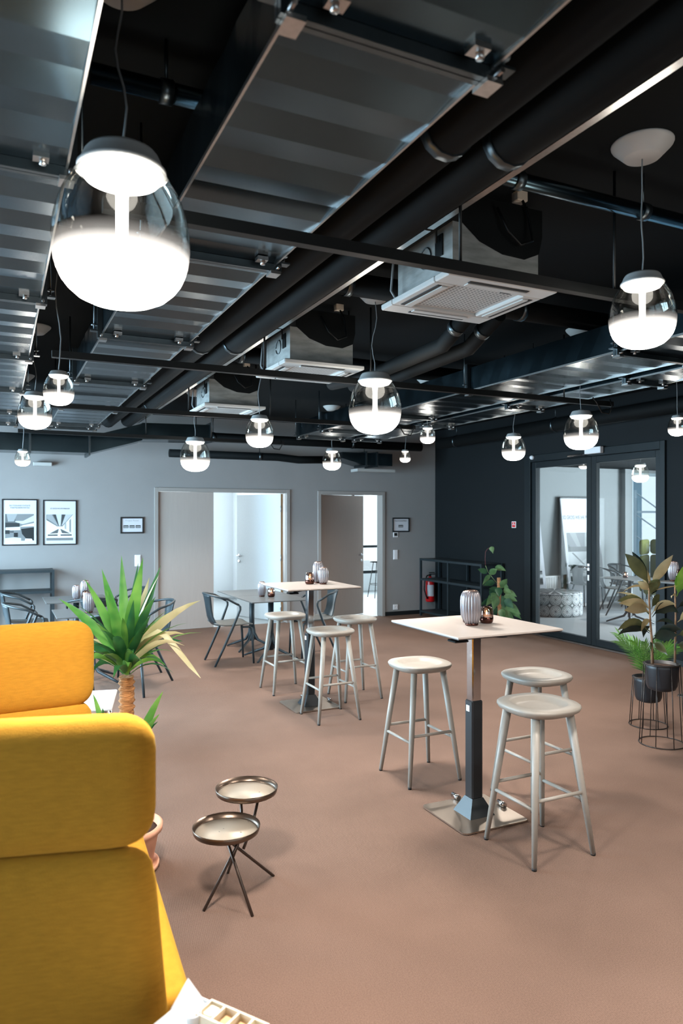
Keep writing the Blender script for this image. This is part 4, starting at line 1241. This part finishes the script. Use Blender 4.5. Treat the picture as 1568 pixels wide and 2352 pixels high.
for k in range(34):
    a = k * 2.399; el = .25 + 1.15 * (k / 34.0)
    L = rng.uniform(.26, .46) * (.75 + .25 * math.sin(el))
    out = RV * math.cos(a) + FV * math.sin(a)
    p0 = TT + UP * (.02 + .16 * k / 34.0) + out * .02
    p1 = p0 + out * L * math.cos(el) + UP * (L * math.sin(el) - .05)
    hw = rng.uniform(.015, .023)
    MB().ribbon(bend(p0, p1, .05 * math.cos(el)), [hw * q for q in (.6, .9, 1.0, .92, .70, .38, .02)], (p1 - p0).cross(UP + out * .1), .3).build('leaf', (M_YUCD, M_YUC, M_YUCD, M_YUC, M_YUCP)[k % 5], yu)
# the long dry leaf that kinks downwards
pts = [px(10, -60, 0), px(45, -98, -.02), px(75, -112, -.03), px(95, -104, -.04), px(125, -70, -.05), px(155, -35, -.06), px(178, -8, -.06)]
MB().ribbon(pts, [.010, .014, .014, .015, .014, .010, .001], UP + RV * .7 + FV * .6, .2).build('leaf', M_YUCP, yu)
# basal side shoots
SH = TT + UP * -.30
for dx, dy, dep, hw, mm in ((95, 20, -.08, .022, M_YUC), (90, 68, -.10, .014, M_YUC), (80, 92, -.05, .010, M_YUCD), (-70, 30, -.04, .016, M_YUC), (-45, 60, -.06, .014, M_YUCD)):
    p0 = Vector((.04 if dx > 0 else -.09, 0, .55 if dx > 0 else .62))
    p1 = TT + RV * dx * .00211 - UP * dy * .00211 + FV * dep
    MB().ribbon(bend(p0, p1, .02), [hw * k for k in (.5, .85, 1, .9, .7, .4, .02)], (p1 - p0).cross(FV), .25).build('leaf', mm, yu)
MB().tube([(-.02, 0, .19), (.02, 0, .40), (.04, 0, .56)], .010, 8).build('side_shoot', M_STEMB, yu)
MB().tube([(-.03, 0, .45), (-.06, 0, .55), (-.09, 0, .62)], .008, 8).build('side_shoot', M_STEMB, yu)

# plant stands with black pots
def wire_stand(loc, zr, rp, hp, rb, label, n=8):
    t = thing('plant_stand', label, 'plant stand', loc, .3, 'wire plant stands')
    for r, z in ((rb, .006), (rp + .006, zr)):
        MB().tube([(r * math.cos(2 * math.pi * k / 40), r * math.sin(2 * math.pi * k / 40), z) for k in range(41)], .004, 6, cap=False).build('ring', M_WIRE, t)
    for k in range(n):
        a = 2 * math.pi * (k + .2) / n; c, s = math.cos(a), math.sin(a)
        MB().tube([(c * rb, s * rb, .006), (c * (rp + .006), s * (rp + .006), zr)], .0033, 6).build('wire', M_WIRE, t)
    return t
def black_pot(t, zr, rp, hp):
    MB().lathe([(.0001, zr - hp), (rp * .55, zr - hp), (rp * .78, zr - hp + .012), (rp * .88, zr - hp + .04), (rp * .97, zr - .03), (rp, zr + .004), (rp - .006, zr + .006), (rp * .93, zr - .02), (.0001, zr - .022)], 40).build('pot', M_POT, t)
    MB().lathe([(rp * .92, zr - .019), (.05, zr - .012), (.0001, zr - .010)], 28).build('soil', M_SOIL, t)
wire_stand((4.86, 4.30, 0), .395, .118, .20, .150, 'lower wire plant stand, left and behind the taller one')
wire_stand((4.555, 3.905, 0), .605, .125, .20, .163, 'taller wire plant stand at the right edge')
pm = thing('potted_palm', 'small feathery palm in a black pot on the lower wire stand', 'potted plant', (4.86, 4.30, 0))
black_pot(pm, .395, .118, .20)
for k in range(11):
    a = 2 * math.pi * k / 11 + .2
    out = RV * math.cos(a) + FV * math.sin(a)
    L = .32 + .12 * rng.random()
    tip = out * (.16 + .12 * rng.random()) + UP * (.385 + L * .8)
    pts = bend(Vector((0, 0, .385)) + out * .01, tip, .05, 9)
    m = MB(); m.tube(pts, [.004, .0035, .003, .003, .0025, .002, .002, .0015, .001], 5)
    for i in range(2, 9):
        for s_ in (-1, 1):
            for q in (0, .5):
                p = pts[i - 1].lerp(pts[i], q)
                d = (pts[i] - pts[i - 1]).normalized()
                sd = d.cross(FV).normalized() * s_ if abs(d.dot(FV)) < .9 else RV * s_
                e = p + sd * (.075 * (1.1 - i / 12)) + d * .085 - UP * .01
                m.ribbon([p, p.lerp(e, .5) + UP * .004, e], [.003, .005, .0005], d.cross(sd).cross(e - p), .1)
    m.build('frond', M_PALM if k % 3 else M_YUC, pm)

fi = thing('rubber_plant', 'rubber plant with olive and bronze leaves in a black pot on the taller wire stand', 'potted plant', (4.555, 3.905, 0))
black_pot(fi, .605, .125, .20)
B0 = Vector((0, 0, .585))
U = 5.47 / 1660.0
def fx(px_, py_, dep=0.0):
    # picture position on the plane of the plant
    return Vector((0, 0, .0)) + RV * ((px_ - 1516) * U) + UP * (1.72 - (py_ - 1187) * U) + FV * dep
def stem(name, pts, r0, r1):
    n = len(pts)
    return MB().tube(pts, [r0 + (r1 - r0) * i / (n - 1) for i in range(n)], 8).build(name, M_STEMB, fi)
stem('stem', [fx(1494, 1526), fx(1493, 1470), fx(1489, 1420), fx(1487, 1370), fx(1487, 1335)], .010, .005)
stem('stem', [fx(1500, 1526, .03), fx(1496, 1460, .03), fx(1491, 1400, .02), fx(1489, 1350, .02)], .008, .004)
stem('stem', [fx(1549, 1524, .02), fx(1550, 1470, .02), fx(1551, 1410, .02), fx(1549, 1345, .02)], .009, .005)
LEAF = [  # base, tip, half width px, depth at tip, curl, material
    ((1487, 1345), (1424, 1271), 15, -.06, .02, M_FIC), ((1487, 1342), (1455, 1268), 10, .06, .02, M_FICD), ((1487, 1350), (1535, 1274), 12, -.05, .01, M_FICP),
    ((1488, 1352), (1480, 1300), 9, .05, .0, M_FICP), ((1487, 1358), (1458, 1335), 9, -.02, .0, M_FICP), ((1489, 1350), (1497, 1335), 9, -.06, .0, M_FIC), ((1490, 1370), (1505, 1330), 13, -.05, .02, M_FIC), ((1490, 1372), (1517, 1338), 12, .05, .02, M_FICD),
    ((1492, 1358), (1418, 1364), 4, -.03, .05, M_FICP), ((1490, 1400), (1405, 1383), 12, -.10, .03, M_FICP), ((1490, 1415), (1408, 1380), 15, -.05, .05, M_FIC), ((1489, 1398), (1414, 1362), 7, .02, .03, M_FICP),
    ((1490, 1408), (1415, 1398), 14, -.12, .02, M_FICP), ((1492, 1412), (1541, 1388), 9, -.06, .04, M_FICP), ((1494, 1418), (1552, 1408), 16, -.02, .06, M_FICD), ((1492, 1400), (1517, 1368), 10, .04, .02, M_FIC),
    ((1490, 1452), (1405, 1445), 14, -.08, .05, M_FIC), ((1488, 1455), (1412, 1458), 11, -.03, .05, M_FICD), ((1493, 1425), (1462, 1450), 9, -.05, .02, M_FICP),
    ((1494, 1470), (1540, 1455), 15, -.10, .02, M_FICD), ((1498, 1462), (1557, 1445), 11, -.04, .03, M_FICD), ((1496, 1480), (1478, 1498), 9, -.12, .02, M_FIC), ((1496, 1478), (1516, 1500), 10, -.10, .02, M_FIC),
    ((1492, 1360), (1550, 1345), 4, -.04, .01, M_FICP), ((1490, 1438), (1480, 1468), 8, .05, .02, M_FICD),
    ((1549, 1352), (1566, 1290), 12, -.05, .0, M_FICL), ((1551, 1370), (1572, 1300), 14, .02, .0, M_FICL), ((1551, 1372), (1534, 1374), 5, -.03, .02, M_FICP), ((1551, 1398), (1590, 1390), 9, -.05, .03, M_FICD),
    ((1552, 1430), (1588, 1402), 12, -.08, .02, M_FICP), ((1552, 1440), (1508, 1434), 8, .05, .03, M_FICD), ((1551, 1460), (1588, 1470), 13, -.10, .03, M_FIC), ((1550, 1475), (1530, 1490), 9, -.12, .01, M_FICD), ((1551, 1455), (1520, 1452), 10, .06, .02, M_FICD), ((1552, 1480), (1580, 1500), 10, -.05, .02, M_FIC)]
for (b, e, hw, dep, curl, mm) in LEAF:
    p0 = fx(b[0], b[1]); p1 = fx(e[0], e[1], dep)
    pts = bend(p0, p1, curl, 9, FV * rng.uniform(-.02, .02))
    ws = [hw * U * k for k in (.06, .12, .62, .95, 1.0, .92, .70, .36, .02)]
    side = (p1 - p0).cross(FV * (1 if hw > 8 else .25) + UP * rng.uniform(.1, .5))
    MB().ribbon(pts, ws, side, rng.choice((.22, -.2, .3))).build('leaf', mm, fi)

# pothos on a coir pole beside the charcoal wall
po = thing('climbing_pothos', 'pothos climbing a coir pole before the charcoal wall beside the shelf', 'potted plant', (6.52, 8.40, 0))
MB().lathe([(.0001, 0), (.11, 0), (.12, .01), (.15, .26), (.155, .27), (.145, .272), (.14, .25), (.0001, .245)], 36).build('pot', M_POT, po)
MB().lathe([(.14, .25), (.0001, .256)], 24).build('soil', M_SOIL, po)
MB().tube([(0, 0, .25), (0, 0, .55), (-.01, 0, .845)], [.028, .027, .024], 12).build('coir_pole', M_COIR, po)
UP2 = 10.3 / 1660.0
def qx(px_, py_, dep=0.0): return RV * ((px_ - 1156) * UP2) + UP * (1.72 - (py_ - 1187) * UP2) + FV * dep
PL = [((1154, 1350), (1152, 1372), 9), ((1160, 1352), (1172, 1330), 9), ((1165, 1360), (1182, 1362), 9), ((1150, 1362), (1130, 1352), 9), ((1150, 1366), (1122, 1392), 11), ((1152, 1372), (1138, 1402), 11), ((1160, 1370), (1167, 1398), 11),
      ((1166, 1372), (1196, 1382), 11), ((1160, 1395), (1180, 1412), 11), ((1152, 1400), (1128, 1420), 9), ((1170, 1390), (1202, 1412), 11), ((1172, 1362), (1195, 1372), 8), ((1148, 1375), (1106, 1394), 8), ((1160, 1400), (1160, 1424), 9),
      ((1178, 1400), (1206, 1424), 8), ((1145, 1340), (1118, 1346), 8), ((1135, 1322), (1116, 1345), 6), ((1134, 1320), (1148, 1308), 8), ((1126, 1318), (1104, 1308), 7), ((1146, 1304), (1170, 1312), 7), ((1158, 1345), (1176, 1350), 7), ((1166, 1380), (1186, 1398), 10), ((1150, 1385), (1132, 1378), 9), ((1136, 1256), (1140, 1272), 6), ((1142, 1358), (1132, 1372), 8), ((1165, 1405), (1190, 1428), 9), ((1140, 1400), (1118, 1412), 8)]
for i, (b, e, hw) in enumerate(PL):
    dp = rng.uniform(-.10, -.02)
    p0 = qx(b[0], b[1], dp * .4); p1 = qx(e[0], e[1], dp)
    ws = [hw * UP2 * k for k in (.25, .85, 1.0, .9, .65, .32, .02)]
    MB().ribbon(bend(p0, p1, .012), ws, (p1 - p0).cross(FV + UP * rng.uniform(.0, .5)), .25).build('leaf', M_POTH if i % 3 else M_POTHD, po)
MB().tube([qx(1152, 1342), qx(1140, 1328), qx(1130, 1315), qx(1124, 1300)], .004, 6).build('vine', mat('green_vine', (120, 140, 90), .6), po)
MB().tube([qx(1136, 1324), qx(1140, 1316), qx(1146, 1308)], .003, 6).build('vine', MATS['green_vine'], po)
MB().tube([qx(1124, 1300), qx(1123, 1285), qx(1124, 1268), qx(1128, 1262), qx(1136, 1257)], .0035, 6).build('vine', mat('red_vine', (96, 44, 44), .6), po)

# ------------------------------------------------------------------ steel racks
def rack(name, label, loc, L, D, zs, along, posts):
    """local x along the length, local y the depth"""
    t = thing(name, label, 'shelf', loc, along, 'dark steel racks')
    p = .032
    H = zs[-1]
    for x in posts:
        for y in (0, D - p): MB().box(x, x + p, y, y + p, 0, H).build('post', M_RACK, t)
    for z in zs:
        MB().box(p * .2, L - p * .2, p * .2, D - p * .2, z - .012, z - .002).build('shelf_board', M_RACK, t)
        r = MB()
        for y in (0, D - p):
            for a, b in zip(posts[:-1], posts[1:]): r.box(a + p, b, y + .002, y + p - .002, z - .036, z - .0125)
        r.build('shelf_rail', M_RACK, t)
    return t
# along the charcoal wall (local x = +Y, local y = -X)
rack('steel_rack', 'dark steel shelf along the charcoal wall next to the fire extinguisher', (7.06, 9.0, 0), 1.78, .41, (.10, .655, 1.0), R(90), (0, .90, 1.748))
rack('steel_rack', 'dark steel shelf at the left below the framed posters', (-.75, 10.53, 0), 1.46, .40, (.14, .72, 1.0), 0, (0, .70, 1.428))

# ------------------------------------------------------------------ things on the back wall
def poster(loc, w, h, label, lines, pic, group):
    t = thing('framed_poster', label, 'poster', loc, 0, group)
    f = MB(); b = .016
    f.bbox(0, w, -.022, 0, 0, b, .002); f.bbox(0, w, -.022, 0, h - b, h, .002); f.bbox(0, b, -.022, 0, b, h - b, .002); f.bbox(w - b, w, -.022, 0, b, h - b, .002)
    f.build('frame', M_BLACKFRAME, t)
    MB().box(b, w - b, -.010, -.002, b, h - b).build('sheet', M_PAPER, t)
    for (txt, z, s, xs) in lines:
        text_part(txt, s, M_INK, t, TR(w / 2, -.0106, h * z) @ FACE_MY, xs=xs)
    x0, x1, z0, z1, polys = pic
    for i, (g, poly) in enumerate(polys):
        n = len(poly)
        y = -.0104 - i * .00012
        m = MB()
        pts = [(w * (x0 + (x1 - x0) * a), y, h * (z0 + (z1 - z0) * c)) for a, c in poly]
        m.add(pts, [tuple(range(n))])
        m.build('print', grey(g), t)
    return t
P1 = (.09, .90, .10, .68, [(120, [(0, 0), (1, 0), (1, 1), (0, 1)]), (96, [(0, .62), (.45, .62), (.25, 1), (0, 1)]), (150, [(.05, 1), (.42, 1), (.3, .72), (.1, .72)]), (190, [(.35, .74), (.62, .74), (1, .95), (1, .72), (.6, .62), (.35, .70)]),
      (46, [(0, .48), (.5, .52), (.5, .66), (0, .68)]), (210, [(.02, .38), (.52, .40), (.52, .52), (.02, .50)]), (30, [(.55, .44), (1, .50), (1, 0), (.72, .08), (.58, .26)]), (220, [(.5, .52), (1, .54), (1, .66), (.62, .58)]),
      (44, [(.0, .26), (.16, .26), (.16, .40), (0, .40)]), (26, [(.30, .14), (.44, .14), (.44, .30), (.30, .30)]), (200, [(0, 0), (.55, 0), (.55, .10), (.3, .13), (0, .10)]), (235, [(.68, 0), (.95, 0), (.92, .07), (.7, .08)]), (80, [(.15, .30), (.30, .30), (.30, .38), (.15, .38)])])
P2 = (.10, .89, .10, .68, [(222, [(0, 0), (1, 0), (1, 1), (0, 1)]), (110, [(0, 1), (1, 1), (.60, .54), (.40, .54), (0, .78)]), (190, [(.36, 1), (.56, 1), (.53, .56), (.47, .56)]), (180, [(.72, 1), (.98, 1), (.60, .58), (.57, .58)]), (150, [(.02, 1), (.20, 1), (.45, .56), (.42, .56), (.02, .84)]), (60, [(.24, 1), (.34, 1), (.47, .56), (.455, .56)]), (60, [(.58, 1), (.70, 1), (.56, .58), (.545, .58)]),
      (160, [(.68, .46), (.74, .42), (.74, .72), (.68, .64)]), (130, [(.86, .34), (.92, .30), (.92, .86), (.86, .76)]), (120, [(.0, 0), (1, 0), (1, .10), (.0, .10)]), (60, [(.05, .18), (.42, .18), (.42, .23), (.05, .23)]), (60, [(.53, .18), (.95, .18), (.95, .23), (.53, .23)]), (250, [(0, .12), (1, .12), (1, .16), (0, .16)]),
      (90, [(.1, .26), (.42, .28), (.46, .44), (.44, .44)]), (90, [(.9, .26), (.58, .28), (.52, .44), (.54, .44)])])
poster((.065, YB - .001, 1.323), .453, .642, 'framed poster at the far left with a lounge photograph under two text lines', [('DEUTSCHLANDS SCHÖNSTE', .858, .028, .74), ('ARBEITSLANDSCHAFTEN', .812, .028, .78)], P1, 'framed posters')
poster((.588, YB - .001, 1.321), .448, .636, 'framed poster with a long hall in perspective under one text line', [('SO GROSS WIE IHR PUBLIKUM', .81, .028, .68)], P2, 'framed posters')
def room_sign(loc, w, h, label, line, s, pics):
    t = thing('room_sign', label, 'sign', loc, 0, 'framed room signs')
    f = MB(); b = .022
    f.bbox(0, w, -.020, 0, 0, b, .002); f.bbox(0, w, -.020, 0, h - b, h, .002); f.bbox(0, b, -.020, 0, b, h - b, .002); f.bbox(w - b, w, -.020, 0, b, h - b, .002)
    f.build('frame', M_BLACKFRAME, t)
    MB().box(b, w - b, -.008, -.002, b, h - b).build('sheet', M_PAPER, t)
    text_part(line, s, M_INKLIGHT if 'Project' in line else M_INK, t, TR(w / 2, -.0086, h * .78) @ FACE_MY)
    for a, c in pics:
        MB().box(w * a, w * c, -.0084, -.0081, h * .33, h * .50).build('print', grey(70), t)
        MB().box(w * (a + .02), w * (c - .02), -.0086, -.0085, h * .38, h * .42).build('print', grey(190), t)
    return t
room_sign((1.639, YB - .001, 1.474), .337, .243, 'framed room sign with three small pictures left of the double door', 'Project Room', .034, ((.13, .35), (.39, .61), (.65, .87)))
room_sign((6.213, YB - .001, 1.453), .342, .251, 'framed room sign with one small picture right of the single door', 'Meet & Greet Room', .030, ((.36, .64),))
def plate(name, label, cat, loc, w, h, n):
    t = thing(name, label, cat, loc)
    MB().bbox(0, w, -.011, 0, 0, h, .003).build('plate', M_SWITCH, t)
    return t
t = plate('light_switch', 'tall white switch plate between room sign and double door', 'light switch', (1.845, YB - .001, .985), .088, .170, 2)
for z in (.010, .090): MB().bbox(.010, .078, -.016, -.011, z, z + .070, .003).build('rocker', M_SWITCH, t)
t = plate('light_switch', 'tall white switch plate under the thermostat beside the single door', 'light switch', (6.235, YB - .001, .975), .088, .168, 2)
for z in (.010, .090): MB().bbox(.010, .078, -.016, -.011, z, z + .068, .003).build('rocker', M_SWITCH, t)
t = plate('thermostat', 'square white thermostat with dark screen under the right room sign', 'thermostat', (6.235, YB - .001, 1.362), .092, .088, 1)
MB().box(.016, .076, -.0125, -.011, .024, .076).build('screen', M_DARKSLOT, t)
t = plate('wall_socket', 'white wall socket low on the wall right of the single door', 'socket', (6.232, YB - .001, .10), .092, .092, 1)
MB().lathe([(.022, 0), (.022, .004), (.018, .004), (.018, .001), (.0001, .001)], 24, M=TR(.046, -.011, .046) @ RX(R(90))).build('socket_well', M_SWITCH, t)
for s_ in (-1, 1): MB().lathe([(.003, 0), (.003, .003)], 8, M=TR(.046 + s_ * .009, -.0125, .046) @ RX(R(90))).build('contact_hole', M_DARKSLOT, t)

# fire extinguisher hanging on the back wall behind the rack
t = thing('fire_extinguisher', 'red fire extinguisher hanging on the wall behind the steel shelf', 'fire extinguisher', (6.93, YB - .10, .22))
MB().lathe([(.0001, 0), (.072, 0), (.078, .015), (.078, .34), (.070, .385), (.045, .415), (.026, .425), (.024, .445), (.0001, .446)], 32).build('cylinder', M_RED, t)
c = MB(); 
for k in range(-6, 6):
    a0, a1 = R(-115 + k * 8), R(-115 + (k + 1) * 8); r_ = .0788
    c.add([(r_ * math.cos(a0), r_ * math.sin(a0), .10), (r_ * math.cos(a1), r_ * math.sin(a1), .10), (r_ * math.cos(a1), r_ * math.sin(a1), .30), (r_ * math.cos(a0), r_ * math.sin(a0), .30)], [(0, 1, 2, 3)])
c.build('instruction_label', M_PAPER, t)
MB().tube([(0, 0, .44), (0, 0, .48)], .020, 12).build('valve', M_BLACKSTEEL, t)
h = MB(); h.bbox(-.02, .10, -.014, .014, .475, .490, .004); h.bbox(-.02, .09, -.012, .012, .505, .52, .004); h.build('handle', M_BLACKSTEEL, t)
MB().tube([(-.02, 0, .47), (-.08, -.02, .46), (-.13, -.03, .36), (-.14, -.03, .22), (-.11, -.04, .12), (-.085, -.05, .06)], [.011, .011, .011, .011, .012, .016], 10).build('hose', M_BLACKSTEEL, t)
MB().box(-.03, .03, .075, .099, .15, .35).build('wall_bracket', M_BLACKSTEEL, t)

# small red fire notice on the charcoal wall
t = thing('fire_notice', 'small red and white fire alarm notice on the charcoal wall', 'sign', (XR - .001, 8.74, 1.552))
MB().bbox(-.006, 0, 0, .10, 0, .098, .002).build('plate', M_WHITE, t)
MB().box(-.0075, -.006, .012, .088, .010, .088).build('red_field', M_RED, t)
MB().box(-.0085, -.0075, .02, .08, .042, .052).build('white_line', M_WHITE, t)
MB().lathe([(.011, 0), (.011, .001)], 16, M=TR(-.0075, .05, .070) @ RY(R(-90))).build('white_dot', M_WHITE, t)

# ------------------------------------------------------------------ lobby
t = thing('round_pouf', 'round pouf upholstered in black and white mosaic print behind the glass door', 'pouf', (8.90, 9.92, 0))
MB().lathe([(.0001, .004), (.46, .004), (.475, .015), (.48, .05), (.48, .36), (.47, .395), (.445, .41), (.0001, .415)], 64).build('upholstery', M_POUF, t)
MB().tube([(.478 * math.cos(2 * math.pi * k / 48), .478 * math.sin(2 * math.pi * k / 48), .392) for k in range(49)], .006, 6, cap=False).build('piping', M_PAPER, t)
def banner(xa, xb, label, txt, align, tx):
    t = thing('banner_board', label, 'banner', (xa, YB - .36, 0), 0, 'leaning banner boards')
    w_ = xb - xa; H = 2.10
    lean = math.atan2(.30, H)
    MM = RX(-lean)
    MB().bbox(0, w_, -.012, .012, .03, H, .003, M=MM).build('board', M_PAPER, t)
    MB().bbox(0, w_, -.018, .014, H, H + .03, .003, M=MM).build('top_rail', M_BLACKFRAME, t)
    MB().bbox(-.01, w_ + .01, -.05, .05, 0, .05, .004).build('foot', M_WHITE, t)
    text_part(txt, .105, M_INK, t, MM @ TR(tx, -.0135, 1.72) @ FACE_MY, align, xs=.62)
    x0, x1, z0, z1 = .07, w_ - .07, .44, 1.42
    for i, (g, poly) in enumerate([(120, [(0, 0), (1, 0), (1, 1), (0, 1)]), (200, [(0, .25), (1, .25), (1, .62), (0, .62)]), (90, [(0, .62), (1, .62), (1, .72), (0, .72)]), (150, [(.1, 1), (.3, 1), (.42, .72), (.3, .72)]), (160, [(.6, 1), (.9, 1), (.7, .72), (.55, .72)]), (235, [(.15, .3), (.5, .2), (.9, .3), (.6, .5)]),
                                       (40, [(0, .02), (1, .02), (1, .12), (0, .12)]), (225, [(0, .14), (1, .14), (1, .20), (0, .20)]), (60, [(0, .24), (1, .24), (1, .27), (0, .27)]), (110, [(.1, .6), (.16, .6), (.5, .36), (.44, .36)]), (110, [(.9, .6), (.84, .6), (.56, .36), (.62, .36)])]):
        m = MB(); y = -.0125 - i * .0002
        m.add([(x0 + (x1 - x0) * a, y, z0 + (z1 - z0) * c) for a, c in poly], [tuple(range(len(poly)))], False, MM)
        m.build('print', grey(g), t)
    return t
banner(9.93, 10.86, 'white banner board leaning on the lobby wall, crossed by the door stile', 'SO GROSS WIE IHR PUBLIKUM.', 'CENTER', .465)
banner(8.52, 9.38, 'white banner board in the lobby cut off by the left glass door jamb', 'ER.', 'RIGHT', .80)
# radiator under the banners
t = thing('radiator', 'white panel radiator low on the lobby wall between the banners', 'radiator', (9.35, YB - .13, .14))
MB().bbox(0, .56, 0, .09, 0, .44, .008).build('panel', M_WHITE, t)
for k in range(13): MB().bbox(.02 + k * .041, .045 + k * .041, -.008, 0, .03, .41, .003).build('rib', M_WHITE, t)
for x in (.06, .50): MB().tube([(x, .05, -.14), (x, .05, 0)], .010, 8).build('pipe', M_WHITE, t)
# green high-back armchair
gs = thing('highback_armchair', 'olive green high-back armchair by the lobby window', 'armchair', (11.5, 9.75, 0), R(-60))
sofa_keep = sofa; sofa = gs
cushion('back_panel', -.36, .36, .99, 1.28, .08, (0, .34, 0), 0, .07, mt=M_GREEN)
cushion('back_panel', -.36, .36, .30, .98, .08, (0, .34, 0), 0, .06, mt=M_GREEN)
for s_ in (-1, 1):
    cushion('side_panel', -.32, .32, .99, 1.28, .08, (s_ * .40, .02, 0), R(90), .07, mt=M_GREEN)
    cushion('side_panel', -.32, .32, .30, .98, .08, (s_ * .40, .02, 0), R(90), .06, mt=M_GREEN)
MB().bbox(-.35, .35, -.34, .30, .26, .43, .03).build('seat_cushion', M_GREEN, gs)
for x in (-.3, .3):
    for y in (-.28, .26): MB().tube([(x, y, 0), (x, y, .26)], .015, 8).build('leg', M_CHROME, gs)
sofa = sofa_keep
# bar stool seen through the ajar door
t = thing('wire_bar_stool', 'thin black wire bar stool in the bright room behind the ajar door', 'bar stool', (7.35, 13.6, 0))
MB().lathe([(.0001, .75), (.17, .75), (.18, .765), (.17, .78), (.0001, .775)], 28).build('seat', M_BLACKSTEEL, t)
for k in range(4):
    a = R(45 + 90 * k); c, s = math.cos(a), math.sin(a)
    MB().tube([(c * .10, s * .10, .75), (c * .23, s * .23, 0)], .009, 8).build('leg', M_BLACKSTEEL, t)
MB().tube([(.185 * math.cos(2 * math.pi * k / 32), .185 * math.sin(2 * math.pi * k / 32), .28) for k in range(33)], .007, 6, cap=False).build('foot_ring', M_BLACKSTEEL, t)
